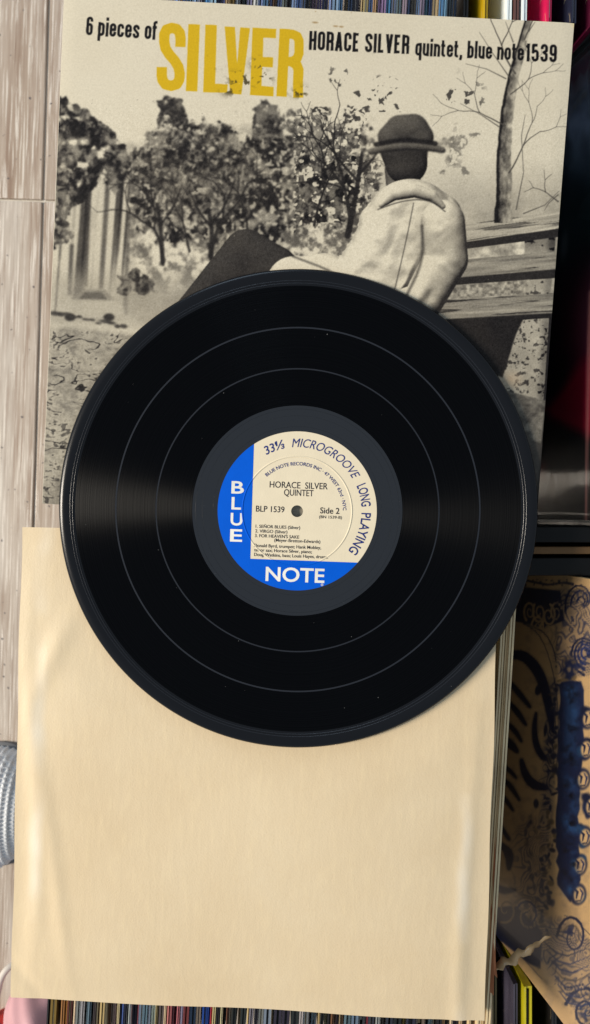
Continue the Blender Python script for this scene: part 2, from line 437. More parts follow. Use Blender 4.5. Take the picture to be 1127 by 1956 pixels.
# bench at right: concrete end frame and weathered slats
cv.poly([(840, 575), (1062, 560), (1040, 1020), (880, 1020), (830, 640)], tone(.08), 3)
post = [(1000, 440), (1064, 425), (1052, 560), (1038, 770), (945, 742), (985, 600), (1008, 540)]
mp_ = cv.win(900, 420, 1075, 800); xx, yy = X[mp_], Y[mp_]
paint(mp_, cv.poly_mask(post, mp_, 1.5), .74 + .3*(fbm(xx, yy, 26, 81) - .5) - .5*sstep(.6, .7, fbm(xx, yy, 7, 83)) - .22*sstep(-6, 10, xx - 1036 + .07*(yy - 600)) - .25*sstep(500, 440, yy))
for q in range(30): cv.dab(rnd.uniform(965, 1046), rnd.uniform(590, 740), rnd.uniform(.8, 2.6), rnd.uniform(.6, 1.6), 0, tone(.1), .8)
mp_ = cv.win(920, 735, 1060, 1030); xx, yy = X[mp_], Y[mp_]
paint(mp_, cv.poly_mask([(930, 738), (1042, 765), (1034, 850), (985, 830), (950, 790)], mp_, 3), .42 + .5*(fbm(xx, yy, 12, 87) - .5))
paint(mp_, cv.poly_mask([(975, 815), (1036, 850), (1020, 1030), (940, 1030)], mp_, 6), .26 + .25*(fbm(xx, yy, 30, 89) - .5))
def slat(p, lit, dark, seed):
    w = cv.win(min(q[0] for q in p) - 2, min(q[1] for q in p) - 2, max(q[0] for q in p) + 2, max(q[1] for q in p) + 2)
    m = cv.poly_mask(p, w, 1.); sl = (p[1][1] - p[0][1]) / (p[1][0] - p[0][0]); yy = Y[w] - sl*X[w]
    g = fbm(X[w]*.06, yy, 4.5, seed); t = lit + .42*(g - .5) - .4*sstep(.60, .68, fbm(X[w]*.05, yy, 6, seed + 9))
    y0 = p[0][1] - sl*p[0][0]; hgt = (p[3][1] - sl*p[3][0]) - y0
    f = np.clip(((yy - y0)/hgt - .74)/.05, 0, 1); paint(w, m, np.clip(t*(1 - f) + dark*f, .03, .95))
wq = cv.win(800, 440, 1010, 620); paint(wq, cv.poly_mask([(800, 470), (1002, 450), (1000, 600), (800, 600)], wq, 3), .75 + .9*(fbm(X[wq], Y[wq], 16, 92) - .5))
slat([(700, 456), (1073, 402), (1071, 452), (700, 500)], .80, .12, 91)
slat([(700, 512), (1067, 480), (1063, 531), (700, 556)], .60, .12, 101)
wq = cv.win(820, 525, 1020, 575); paint(wq, cv.poly_mask([(830, 548), (1012, 534), (1004, 562), (830, 572)], wq, 2), .62 + .8*(fbm(X[wq], Y[wq], 6, 97) - .5))
slat([(780, 576), (1061, 560), (1057, 607), (800, 624)], .62, .09, 111)
cv.poly([(840, 612), (1000, 608), (985, 640), (960, 722), (900, 690), (850, 640)], tone(.07), 3)
# an anonymous sitter seen from behind in a hat and pale overcoat, modelled as rounded volumes lit from above
wq = cv.win(320, 215, 925, 690); xx, yy = X[wq], Y[wq]
def vol(pts, rad):
    best = np.full(xx.shape, -1e3)
    for k in range(len(pts) - 1):
        (xa, ya), (xb, yb) = pts[k], pts[k+1]; dx, dy = xb - xa, yb - ya
        t = np.clip(((xx - xa)*dx + (yy - ya)*dy)/(dx*dx + dy*dy + 1e-9), 0, 1)
        r = rad[k]*(1 - t) + rad[k+1]*t; d = np.hypot(xx - xa - t*dx, yy - ya - t*dy)
        best = np.maximum(best, np.where(d < r, np.sqrt(np.clip(r*r - d*d, 0, None)), (r - d)*.6))
    return best
def shade(hs_, fold, lit, seed, soft=2.):
    h = hs_[0]
    for q_ in hs_[1:]: h = np.maximum(h, q_) + 6*np.exp(-np.abs(h - q_)/7)*((h > -2) & (q_ > -2))
    m = np.clip(h/soft + .5, 0, 1)
    wa = xx + 30*(fbm(xx, yy, 70, seed) - .5); wb = yy + 30*(fbm(xx, yy, 70, seed + 5) - .5)
    hh = np.clip(h, 0, None)*.75 + fold*(np.abs(fbm(wa*1.0 + wb*.35, wb*.45 - wa*.1, 70, seed + 9, 2) - .5)*-2 + .5*fbm(wa, wb, 34, seed + 13, 2))
    for _ in range(6):
        hh = (hh + np.roll(hh, 1, 0) + np.roll(hh, -1, 0) + np.roll(hh, 1, 1) + np.roll(hh, -1, 1))/5
    gy, gx = np.gradient(hh); nl = np.sqrt(gx*gx + gy*gy + 1); lam = np.clip((-gx*-.30 + -gy*-.62 + .70)/nl, 0, 1)
    paint(wq, m, lit*(.10 + 1.02*lam) + .05*(fbm(xx, yy, 4, seed + 20, 2) - .5))
shade([vol([(766, 325), (776, 378)], [31, 36])], 2, .5, 700)                                  # neck
shade([vol([(772, 286), (776, 312)], [46, 40])], 5, .24, 710)                                   # hair
shade([vol([(600, 610), (520, 520), (470, 480), (420, 540), (360, 610)], [60, 52, 42, 40, 36])], 9, .2, 720)                   # trouser leg
shade([vol([(785, 430), (752, 510), (700, 600)], [88, 96, 100]), vol([(700, 590), (620, 550), (560, 540)], [74, 66, 50]), vol([(722, 424), (775, 396), (838, 412)], [36, 46, 44])], 20, 1.06, 730)
shade([vol([(846, 424), (852, 495), (806, 578), (720, 600)], [42, 42, 38, 30])], 17, 1.1, 750) # sleeve of the coat
shade([vol([(728, 392), (752, 372), (792, 364), (826, 374), (846, 394)], [5, 11, 13, 11, 5])], 3, 1.0, 760)   # collar
cv.stroke(smooth_poly([(722, 400), (760, 386), (798, 380), (828, 386), (850, 404)]), 2.2, tone(.12), alpha=.75, soft=2.5)
cv.stroke(smooth_poly([(790, 388), (776, 460), (750, 570)]), 2.2, tone(.15), alpha=.65, soft=2)
cv.stroke(smooth_poly([(806, 432), (808, 500), (776, 566)]), 5, tone(.08), alpha=.6, soft=5)
cv.stroke(smooth_poly([(690, 560), (640, 520), (560, 490)]), 4, tone(.12), alpha=.6, soft=4)
shade([vol([(746, 262), (764, 248), (790, 246), (802, 262)], [24, 28, 28, 26])], 5, .34, 770)                   # hat crown
shade([vol([(708, 290), (740, 282), (776, 278), (815, 280), (846, 287)], [5, 8, 9, 8, 5])], 2, .42, 780)   # brim
cv.stroke(smooth_poly([(718, 276), (772, 266), (832, 274)]), 9, tone(.02), alpha=.9, soft=2)
cv.blur(cv.win(690, 215, 860, 300), 1)
# slender bare tree at right
wq = cv.win(940, 30, 1030, 425); xx, yy = X[wq], Y[wq]
cxl = np.interp(yy, [30, 90, 150, 215, 300, 360, 425], [1012, 996, 980, 969, 962, 963, 961]); wl = np.interp(yy, [30, 150, 300, 425], [9, 12, 15, 18])
dd_ = (xx - cxl)/wl + .25*(fbm(xx, yy, 16, 680) - .5)
paint(wq, np.clip((1 - np.abs(dd_))*wl/2.5, 0, 1)*.95, .50 + .22*dd_ + .9*(fbm(xx, yy*.6, 9, 682) - .5) - .5*sstep(.35, .75, -dd_))
for (x, y, a, L, w, d) in ((984, 140, 2.1, 60, 4, 4), (965, 240, 2.6, 55, 3, 4), (1002, 75, 1.0, 40, 3, 3), (972, 330, .95, 60, 3.4, 5), (975, 180, .8, 45, 2.4, 4), (1066, 385, 2.4, 30, 3, 3)):
    twig(x, y, a, L, w, d, .3)
for pts in ([(976, 152), (940, 100), (916, 62)], [(966, 150), (930, 132), (890, 122)], [(953, 242), (920, 220), (880, 198)], [(1010, 60), (1022, 42)], [(980, 80), (966, 42)], [(986, 400), (1000, 330), (996, 260), (1003, 220)], [(1066, 372), (1048, 388), (1040, 402)], [(1000, 408), (1040, 392), (1068, 365)]):
    cv.stroke(pts, [2.6] + [1.6]*(len(pts)-2) + [.9], tone(.35), alpha=.8, soft=1.5)
# single leaves drifting over the sky
wq = cv.win(560, 60, 960, 330); xx, yy = X[wq], Y[wq]
wx = xx + 12*(fbm(xx, yy, 14, 671) - .5); wy = yy + 12*(fbm(xx, yy, 14, 672) - .5)
cl_ = sstep(.52, .66, fbm(xx, yy, 46, 673, 2))*np.clip(1 - np.abs(yy - 195)/120, 0, 1)*np.clip(1 - np.abs(xx - 745)/190, 0, 1)**.4
lf = sstep(.63, .69, fbm(wx, wy*1.3, 11, 674, 3) + .06*cl_)*sstep(.1, .5, cl_)*(1 - .95*((xx > 700) & (xx < 868) & (yy > 214)))
cv.put(wq, lf*.85, tone(.18))
for q in range(24):
    cv.dab(rnd.uniform(130, 480), rnd.uniform(190, 260), rnd.uniform(.7, 1.7), rnd.uniform(.7, 1.4), 0, tone(.4), .6, .8)

# film grain of the picture
gr_ = np.clip(1 - np.linalg.norm(cv.c - CREAM, axis=2)*0, 0, 1)
cv.c[:] = np.clip(cv.c + (np.random.default_rng(5).normal(0, .028, cv.c.shape[:2]) + .05*(fbm(X, Y, 3.2, 611, 2) - .5))[..., None]*np.clip((Y - 150)/80, .25, 1)[..., None], 0, 1)
# lettering: heavy yellow title
GOLD = np.array([200, 164, 22]) / 255.
def c1(x, y): return (x / 1.8783, y / 1.8783)
S_ = [(647, 168), (648, 138), (645, 118), (634, 104), (616, 100), (598, 106), (590, 122), (589, 150), (594, 174), (608, 196), (627, 218), (640, 240), (645, 264), (643, 286), (634, 302), (614, 308), (594, 303), (583, 287), (580, 268), (581, 241)]
cv.stroke([c1(*p) for p in S_], 37 / 1.8783, GOLD, butt=True)
for p in ([(676, 86), (717, 88), (708, 328), (667, 327)],
          [(737, 88), (778, 90), (772, 300), (817, 303), (815, 333), (729, 331)],
          [(806, 95), (843, 97), (851, 232), (862, 98), (897, 101), (866, 339), (826, 336)],
          [(906, 99), (991, 104), (990, 137), (945, 135), (943, 204), (980, 206), (979, 242), (941, 240), (938, 308), (982, 312), (981, 346), (897, 341)]):
    cv.poly([c1(*q) for q in p], GOLD)
cv.stroke([c1(*q) for q in [(1022, 104), (1010, 346)]], 37/1.8783, GOLD, butt=True)
cv.stroke([c1(*q) for q in [(1010, 121), (1050, 123), (1066, 130), (1073, 146), (1073, 190), (1066, 210), (1050, 220), (1030, 221)]], 33/1.8783, GOLD, butt=True)
cv.stroke([c1(*q) for q in [(1048, 222), (1064, 232), (1071, 250), (1069, 300), (1070, 350)]], 36/1.8783, GOLD, butt=True)
wq = cv.win(395, 90, 590, 192); xx, yy = X[wq], Y[wq]
cm_ = sum(np.exp(-(((xx - a_)/14)**2 + ((yy - b_)/10)**2)) for a_, b_ in ((452, 148), (494, 122), (470, 156), (410, 118), (574, 176), (438, 172), (505, 150)))
lf = sstep(.56, .64, fbm(xx + 8*(fbm(xx, yy, 9, 691) - .5), yy*1.2, 9, 692, 3))*np.clip(cm_*1.3, 0, 1)
cv.put(wq, lf*.85, np.array([58, 50, 26]) / 255.)

# lettering: condensed black line, drawn with strokes in a unit cap-height box
SW = .155
def arc(cx, cy, rx, ry, a0, a1, n=7):
    return [(cx + rx*math.cos(R(a0 + (a1-a0)*q/n)), cy + ry*math.sin(R(a0 + (a1-a0)*q/n))) for q in range(n + 1)]
h2 = SW / 2
def glyph(ch):
    W, t, b = .25, 1 - h2, h2            # centre-line width, top, bottom
    xh = .73 - h2; r = W / 2
    st = lambda y0, y1: arc(r, y1 - r, r, r, 0, 180) + arc(r, y0 + r, r, r, 180, 360) + [(W, y1 - r)]
    G = {
     'H': ([[(0, 0), (0, 1)], [(W, 0), (W, 1)], [(0, .52), (W, .52)]], W),
     'O': ([st(b, t)], W),
     'R': ([[(0, 0), (0, 1)], [(0, t)] + arc(W - .11, t - .11, .11, .11, 90, 0) + arc(W - .11, .49 + .10, .11, .10, 0, -90) + [(0, .49)], [(W - .11, .49)] + arc(W - .11, .38, .11, .11, 90, 0) + [(W, 0)]], W),
     'A': ([[(0, 0), (W/2 + .01, 1)], [(W/2 + .01, 1), (W + .02, 0)], [(.05, .24), (W - .03, .24)]], W + .02),
     'C': ([[(W, .34), (W, b + r)] + arc(r, b + r, r, r, 0, -180) + arc(r, t - r, r, r, 180, 0) + [(W, .66)]], W),
     'E': ([[(0, 0), (0, 1)], [(0, t), (W - .02, t)], [(0, .52), (W - .06, .52)], [(0, b), (W - .02, b)]], W - .05),
     'S': ([[(W, .70)] + arc(r, t - r, r, r, 0, 180) + [(0, .70), (.05, .58), (W - .05, .42), (W, .30)] + arc(r, b + r, r, r, 0, -180) + [(0, .30)]], W),
     'I': ([[(0, 0), (0, 1)]], 0),
     'L': ([[(0, 0), (0, 1)], [(0, b), (W - .03, b)]], W - .06),
     'V': ([[(0, 1), (W/2, 0)], [(W/2, 0), (W, 1)]], W),
     'q': ([st(b, xh), [(W, -.26), (W, .73)]], W), 'p': ([st(b, xh), [(0, -.26), (0, .73)]], W),
     'b': ([st(b, xh), [(0, 0), (0, 1)]], W), 'o': ([st(b, xh)], W),
     'u': ([[(0, .73), (0, b + r)] + arc(r, b + r, r, r, 180, 360) + [(W, b + r)], [(W, 0), (W, .73)]], W),
     'n': ([[(0, 0), (0, .73)], arc(r, xh - r, r, r, 180, 0) + [(W, 0)]], W),
     'i': ([[(0, 0), (0, .73)], [(0, .84), (0, 1)]], 0), 'l': ([[(0, 0), (0, 1)]], 0),
     't': ([[(.02, .95), (.02, b + .09)] + arc(.11, b + .09, .09, .09, 180, 270) + [(.17, b)], [(-.09, xh), (.16, xh)]], .13),
     'f': ([[(.02, 0), (.02, t - .09)] + arc(.11, t - .09, .09, .09, 180, 90) + [(.17, t)], [(-.09, xh), (.16, xh)]], .12),
     'e': ([[(0, .38), (W, .38), (W, xh - r)] + arc(r, xh - r, r, r, 0, 180) + arc(r, b + r, r, r, 180, 360) + [(W, .27)]], W),
     'c': ([[(W, .27), (W, b + r)] + arc(r, b + r, r, r, 0, -180) + arc(r, xh - r, r, r, 180, 0) + [(W, .5)]], W),
     's': ([[(W, .53)] + arc(r, xh - r*.9, r, r*.9, 0, 180) + [(.02, .47), (W - .02, .27)] + arc(r, b + r*.9, r, r*.9, 0, -180) + [(0, .22)]], W),
     ',': ([[(0, SW), (0, 0), (-.04, -.13)]], 0),
     '1': ([[(.09, 0), (.09, 1)], [(-.03, .80), (.09, .87)]], .10),
     '5': ([[(W - .02, t), (.01, t), (0, .52), (.06, .58)] + arc(r, .60 - r, r, r, 100, 0) + arc(r, b + r, r, r, 0, -180) + [(0, .28)]], W),
     '3': ([[(0, .72)] + arc(r, t - r, r, r, 180, 0) + [(W, .62), (.10, .53), (W, .42)] + arc(r, b + r, r, r, 0, -180) + [(0, .28)]], W),
     '9': ([arc(r, t - r, r, r, 0, 180) + arc(r, .42 + r, r, r, 180, 360) + [(W, t - r)], [(W, t - r), (W, b + r)] + arc(r, b + r, r, r, 0, -180) + [(0, .26)]], W),
     '6': ([arc(r, b + r, r, r, 180, 360) + arc(r, .58 - r, r, r, 0, 180) + [(0, b + r)], [(0, b + r), (0, t - r)] + arc(r, t - r, r, r, 180, 0) + [(W, .74)]], W)}
    return G[ch]
def line(s, p0, p1, cap, track=.085):
    """set s so that it runs from p0 to p1 along its baseline (photo pixels)"""
    gl = []; x = 0
    for ch in s:
        if ch == ' ': x += .26; continue
        g, w = glyph(ch); gl.append((g, x + h2)); x += w + SW + track
    tot = x - track; L = math.hypot(p1[0]-p0[0], p1[1]-p0[1]); ux, uy = (p1[0]-p0[0])/L, (p1[1]-p0[1])/L
    kx = L / tot
    for g, ox in gl:
        for pl in g:
            P = [(p0[0] + (ox+a)*kx*ux + b*cap*uy, p0[1] + (ox+a)*kx*uy - b*cap*ux) for a, b in pl]
            cv.stroke(P, SW * (kx*.55 + cap*.45), np.array([12, 10, 13]) / 255., butt=True)
line('6 pieces of', (164, 67), (299, 76), 36)
line('HORACE SILVER', (590, 95), (781, 103), 36)
line('quintet, blue note', (793, 106), (1000, 116), 33)
line('1539', (1003, 117), (1063, 119), 34, .10)
# age: mottling, stains, a rubbed corner
cv.put(full, .16*np.clip(fbm(X, Y, 90, 201) - .35, 0, 1), np.array([168, 150, 118]) / 255.)
for (x, y, rx, ry) in ((602, 43, 8, 2.6), (641, 50, 7, 2.4), (652, 51, 6, 2.6), (603, 22, 2, 1.2), (671, 24, 1.5, 1.2)):
    cv.dab(x, y, rx, ry, .06, np.array([150, 122, 82]) / 255., .75, .6)
cv.put(full, .75*np.clip(1 - np.hypot(X - 1100, Y - 45) / 13, 0, 1), np.array([226, 205, 140]) / 255.)
cv.put(full, .5*np.clip(1 - np.hypot((X - 975) / 1.3, Y - 725) / 22, 0, 1), np.array([205, 175, 140]) / 255.)
for q in range(70):
    x = rnd.uniform(90, 1080); y = rnd.uniform(0, 960); cv.dab(x, y, rnd.uniform(.6, 1.5), rnd.uniform(.5, 1.1), 0, rnd.choice([CREAM * 1.03, np.array([120, 100, 74]) / 255.]), .6, .8)

M_front = print_material('matt_printed_board', .55, .14)
M_board = plain('aged_grey_board', lc(190, 176, 146), .75, .25, .4, 600)
M_back = plain('cream_back_board', lc(206, 199, 182), .6, .3, .2, 500)
jacket = empty('album_jacket', JM)
tag(jacket, 'black and white printed album jacket with big yellow title SILVER', 'album jacket')
def jz(x, y): return .0004*np.sin(x*23 + .6)*np.cos(y*19) - .0010*np.clip((np.abs(x) - .148)/.009, 0, 1)**2 * .35
jm = print_grid('front_cover', JS, JS, 850, 850, JM, cv, jz); link('front_cover', jm, M_front, jacket)
h = JS / 2
link('board_edge', boxes_mesh('board_edge', [(-h + .0001, h - .0001, h - .0016, h - .0001, -.0030, -.0008), (-h + .0001, h - .0001, -h + .0001, -h + .0016, -.0030, -.0008), (h - .0016, h - .0001, -h + .0016, h - .0016, -.0030, -.0008)], 0), M_board, jacket)
link('spine', boxes_mesh('spine', [(-h - .0004, -h + .0012, -h, h, -.0032, -.0008)], .0003), M_back, jacket)
link('back_cover', boxes_mesh('back_cover', [(-h, h, -h, h, -.0038, -.0031)], 0), M_back, jacket)

# ------------------------------------------------------------------ the plain inner sleeve
SROT = rot(R(.6), R(-1.8), -0.0288373)
SM = Matrix.Translation((-0.02771647, -0.16781085, CAM_Z - 0.48866906)) @ SROT
SS = .307
def paper_material():
    t = NT('cream_sleeve_paper'); v = t.coord()
    m1 = t.noise(v, 7, 5, .6); m2 = t.noise(v, 900, 3, .6)
    c = t.ramp(m1, [(.3, lc(206, 185, 151)), (.55, lc(212, 193, 161)), (.8, lc(217, 200, 170))])
    c = t.mix(c, lc(190, 163, 118), t.ramp(m2, [(.25, (.16, .16, .16)), (.5, (0, 0, 0))]))
    vv = t.coord(scale=(1, .25, 1)); m3 = t.noise(vv, 260, 2, .5)
    c = t.mix(c, lc(232, 212, 172), t.ramp(m3, [(.5, (0, 0, 0)), (.8, (.2, .2, .2))]))
    sx = t.node('ShaderNodeSeparateXYZ'); t.l(t.coord(), sx.inputs[0])
    for x0_, w_, sc2, lo_ in ((-.1385, .0075, 9, .44), (.1375, .0065, 8, .50)):            # pale streaks beside the folds
        d_ = t.node('ShaderNodeMath', operation='SUBTRACT'); t.l(sx.outputs[0], d_.inputs[0]); d_.inputs[1].default_value = x0_
        wn = t.node('ShaderNodeMath', operation='MULTIPLY_ADD'); t.l(t.noise(v, 14, 2), wn.inputs[0]); wn.inputs[1].default_value = .016; wn.inputs[2].default_value = -.008
        d2_ = t.node('ShaderNodeMath', operation='ADD'); t.l(d_.outputs[0], d2_.inputs[0]); t.l(wn.outputs[0], d2_.inputs[1])
        ab = t.node('ShaderNodeMath', operation='ABSOLUTE'); t.l(d2_.outputs[0], ab.inputs[0])
        mr = t.node('ShaderNodeMapRange', interpolation_type='SMOOTHSTEP'); t.l(ab.outputs[0], mr.inputs[0]); mr.inputs[1].default_value = w_; mr.inputs[2].default_value = 0; mr.inputs[3].default_value = 0; mr.inputs[4].default_value = .75
        ml = t.node('ShaderNodeMath', operation='MULTIPLY'); t.l(mr.outputs[0], ml.inputs[0]); t.l(t.ramp(t.noise(t.coord(scale=(.3, 1, 1)), sc2, 3), [(lo_, (0, 0, 0)), (lo_ + .14, (1, 1, 1))]), ml.inputs[1])
        c = t.mix(c, lc(226, 217, 200), ml.outputs[0])
    st_ = t.noise(v, 34, 2)
    c = t.mix(c, lc(186, 158, 116), t.ramp(st_, [(.76, (0, 0, 0)), (.80, (.35, .35, .35))]))
    t.l(c, t.b.inputs['Base Color']); t.set(Roughness=.5); t.b.inputs['Specular IOR Level'].default_value = .35
    a = t.node('ShaderNodeMath', operation='ADD'); t.l(m2, a.inputs[0]); t.l(m3, a.inputs[1])
    t.bump(a.outputs[0], .22, .0005)
    return t.m
M_paper = paper_material()
M_paper_in = plain('sleeve_paper_back', lc(205, 182, 140), .6, .3, .2, 400)
sleeve = empty('inner_sleeve', SM)
tag(sleeve, 'plain cream paper inner sleeve below the black record', 'record sleeve')
_rl = SM.inverted() @ Vector((.0013, .0005, CAM_Z - .479)); RLX, RLY = _rl.x, _rl.y
def sl_h(x, y):
    u = x / SS + .5; v = y / SS + .5
    e = lambda d, w: 1 - np.exp(-(d / w)**2)
    z = .0024 * e(u, .055) * e(1 - u, .06) * e(v, .05) * (.85 + .15*np.cos(v*4))
    ridge = lambda d, w: np.exp(-(d / w)**2)
    # soft buckles beside the folded edges
    z = z + .0016*ridge(u - .035 - .018*np.sin(v*6.0), .020)*np.clip(np.sin(v*math.pi*1.0 + .1), 0, 1)
    z = z + .0013*ridge(u - .955 + .012*np.sin(v*5 + 1), .018)*np.clip(1.2 - v*1.3, 0, 1)
    d = (u - .03) * .80 - (v - .70) * .42            # diagonal crease running up to the record
    z = z + .0016*ridge(d - .02, .022)*np.clip((u - .01)/.05, 0, 1)*np.clip((.28 - u)/.16, 0, 1)
    d2 = (u - .02)*.93 + (v - .42)*.14
    z = z + .0011*ridge(d2 - .045, .016)*ridge(v - .28, .24)
    z = z - .0009*ridge(u*.7 + v*.72 - .055, .016)*np.clip((.09 - u)/.05, 0, 1)
    z = z + .0007*np.sin(u*9 + v*3)*e(u, .1)*e(1-u, .1) + .0005*np.sin(v*13 - u*5)*e(u, .1)
    z = z + .00016*(fbm(x*1000 + 500, y*1000 + 500, 24, 301) - .5)
    ex, ey = x - RLX, y - RLY; rr = np.hypot(ex, ey)
    q = np.clip((rr - .150)/.035, 0, 1); q = q*q*(3 - 2*q)          # pressed flat under the record
    return z * (.12 + .6*q)
nx = 260
xs = np.linspace(-SS/2, SS/2, nx); GX, GY = np.meshgrid(xs, xs); GZ = sl_h(GX, GY)
# a slightly uneven cut along the edges
GX2 = GX + (np.abs(GX) > SS/2 - 1e-6) * .0004*np.sin(GY*60)
GY2 = GY + (np.abs(GY) > SS/2 - 1e-6) * .0004*np.sin(GX*45 + 1)
V = np.stack([GX2, GY2, GZ], -1).reshape(-1, 3)
idx = np.arange(nx*nx).reshape(nx, nx)
q = np.stack([idx[:-1, :-1], idx[:-1, 1:], idx[1:, 1:], idx[1:, :-1]], -1).reshape(-1, 4)
pm_ = mesh_of('front_panel', V.tolist(), [tuple(int(a) for a in f) for f in q], True)
link('front_panel', pm_, M_paper, sleeve)
hs = SS / 2
link('back_panel', boxes_mesh('back_panel', [(-hs + .001, hs - .001, -hs + .001, hs - .003, -.0034, -.0030)], 0), M_paper_in, sleeve)
link('glued_flap', boxes_mesh('glued_flap', [(-hs + .0005, -hs + .010, -hs + .002, hs - .002, -.0029, -.0024)], 0), M_paper_in, sleeve)
link('glued_flap', boxes_mesh('glued_flap', [(hs - .010, hs - .0005, -hs + .002, hs - .002, -.0029, -.0024)], 0), M_paper_in, sleeve)

# ------------------------------------------------------------------ the record
RZ = 0.0038
RM = Matrix.Translation((0.00130431, 0.0005411, CAM_Z - 0.48183471 + RZ)) @ rot(R(2.2), R(-1.0), R(-2.0))
record = empty('vinyl_record', RM)
tag(record, 'black long-playing record with blue and cream centre label', 'record')
def vinyl(name, rough, aniso, spec, groove=0.0, base=.004):
    t = NT(name); t.set(Base_Color=(base, base*1.1, base*1.5), Roughness=rough, Anisotropic=aniso, Anisotropic_Rotation=.25)
    t.b.inputs['Specular IOR Level'].default_value = spec
    if aniso:
        tg = t.node('ShaderNodeTangent', direction_type='RADIAL', axis='Z'); t.l(tg.outputs[0], t.b.inputs['Tangent'])
    v = t.coord()
    sx = t.node('ShaderNodeSeparateXYZ'); t.l(v, sx.inputs[0])
    def mth(op, a, b=None):
        o = t.node('ShaderNodeMath', operation=op)
        for k, q_ in enumerate((a, b)):
            if q_ is None: continue
            if hasattr(q_, 'is_linked'): t.l(q_, o.inputs[k])
            else: o.inputs[k].default_value = q_
        return o.outputs[0]
    rr = mth('SQRT', mth('ADD', mth('MULTIPLY', sx.outputs[0], sx.outputs[0]), mth('MULTIPLY', sx.outputs[1], sx.outputs[1])))
    cb = t.node('ShaderNodeCombineXYZ'); t.l(rr, cb.inputs[0])
    n1 = t.noise(cb.outputs[0], 1500, 6, .8)
    if groove:                                   # louder and quieter passages change the sheen from ring to ring
        mr = t.node('ShaderNodeMapRange'); t.l(n1, mr.inputs[0]); mr.inputs[1].default_value = .3; mr.inputs[2].default_value = .7
        mr.inputs[3].default_value = spec*.15; mr.inputs[4].default_value = spec*2.1
        t.l(mr.outputs[0], t.b.inputs['Specular IOR Level'])
        t.bump(n1, groove, .0004)
    du = t.noise(v, 520, 1); dd = t.ramp(du, [(.835, (0, 0, 0)), (.85, (1, 1, 1))])
    t.l(t.mix((base, base*1.15, base*1.7), (.16, .16, .16), dd), t.b.inputs['Base Color'])
    return t.m
M_groove = vinyl('grooved_vinyl', .27, 1.0, .062, .05, .0012)
M_smooth = vinyl('polished_vinyl', .06, 0, .85, 0, .006)
M_gap = vinyl('blank_vinyl_band', .25, 0, .6, 0, .010)
M_rim = vinyl('vinyl_rim', .24, 0, .28, 0, .004)
T = .0009
def ring(name, r0, r1, mat, z=T, lip=.00012):
    n = max(1, int((r1 - r0) / .006)); pr = [(r0 + (r1 - r0)*k/n, z) for k in range(n + 1)]
    return link(name, lathe(name, pr[::-1], 360), mat, record)
ring('run_out_area', .0498, .0661, M_smooth)
ring('groove_band', .0662, .0885, M_groove); ring('track_gap', .08855, .08935, M_gap, T + .00003)
ring('groove_band', .0894, .1139, M_groove); ring('track_gap', .11395, .1149, M_gap, T + .00003)
ring('groove_band', .11495, .1402, M_groove)
rimp = [(.1403, T - .0001), (.1406, T + .00002), (.1424, T + .00004), (.1440, T + .0004), (.1462, T + .0007), (.1480, T + .00075), (.1492, T + .0004), (.1502, T - .0001), (.1509, -.0003), (.1510, -.0007), (.1504, -.0011), (.1480, -.0012), (.004, -.0012)]
link('rim', lathe('rim', rimp[::-1], 360), M_rim, record)
for r0 in (.1418, .1434): link('lead_in_groove', lathe('lead_in_groove', [(r0 + .00022, T + .0001), (r0 + .0001, T + .00042), (r0 - .0001, T + .00042), (r0 - .00022, T + .0001)], 300), M_gap, record)
for r0, w_ in ((.0640, .00012), (.0598, .00007), (.0530, .00009)): link('run_out_groove', lathe('run_out_groove', [(r0 + w_, T - .0001), (r0, T + .00008), (r0 - w_, T - .0001)], 300), M_rim, record)
link('spindle_hole_wall', lathe('spindle_hole_wall', [(.00365, T + .0002), (.0036, -.0012)], 48), M_gap, record)

# the centre label (crop pixels of the photo are converted to metres: 0.1234 mm each)
M_cream_l = plain('label_cream_paper', lc(222, 210, 184), .55, .3, .1, 900, .95)
M_blue_l = plain('label_blue_ink', lc(0, 88, 206), .6, .08, .1, 900, .93)
M_ink_b = plain('navy_print', lc(28, 48, 120), .5, .3)
M_ink_k = plain('black_print', lc(36, 34, 44), .5, .3)
M_ink_w = plain('white_print', lc(232, 230, 222), .5, .3)
LR = .0500; LX, LY = -.0284, -.0310; ZL = T + .00015
def disc_clip(name, keep, mat, z):
    """flat piece of the label disc, cut by straight lines; keep: list of (nx, ny, d) half-planes nx*x+ny*y<=d"""
    bm = bmesh.new()
    o = [bm.verts.new((LR*math.cos(2*math.pi*k/180), LR*math.sin(2*math.pi*k/180), z)) for k in range(180)]
    i = [bm.verts.new((.0037*math.cos(2*math.pi*k/180), .0037*math.sin(2*math.pi*k/180), z)) for k in range(180)]
    for k in range(180): bm.faces.new((i[k], o[k], o[(k+1) % 180], i[(k+1) % 180]))
    for a, b, d in keep:
        bmesh.ops.bisect_plane(bm, geom=bm.verts[:] + bm.edges[:] + bm.faces[:], plane_co=(a*d, b*d, 0), plane_no=(a, b, 0), clear_outer=True)
    me = bpy.data.meshes.new(name); bm.to_mesh(me); bm.free(); me.materials.append(mat); return me
label = link('center_label', disc_clip('center_label', [], M_cream_l, ZL), None, record)
label['label'] = 'cream and blue paper centre label'
link('blue_panel', disc_clip('blue_panel', [(1, 0, LX)], M_blue_l, ZL + .00006), None, label)
link('blue_panel', disc_clip('blue_panel', [(0, 1, LY), (-1, 0, -LX)], M_blue_l, ZL + .00006), None, label)
link('pressing_ring', lathe('pressing_ring', [(.0349, ZL), (.03475, ZL + .00022), (.03445, ZL + .0003), (.0341, ZL + .00022), (.03395, ZL)], 200), M_cream_l, label)
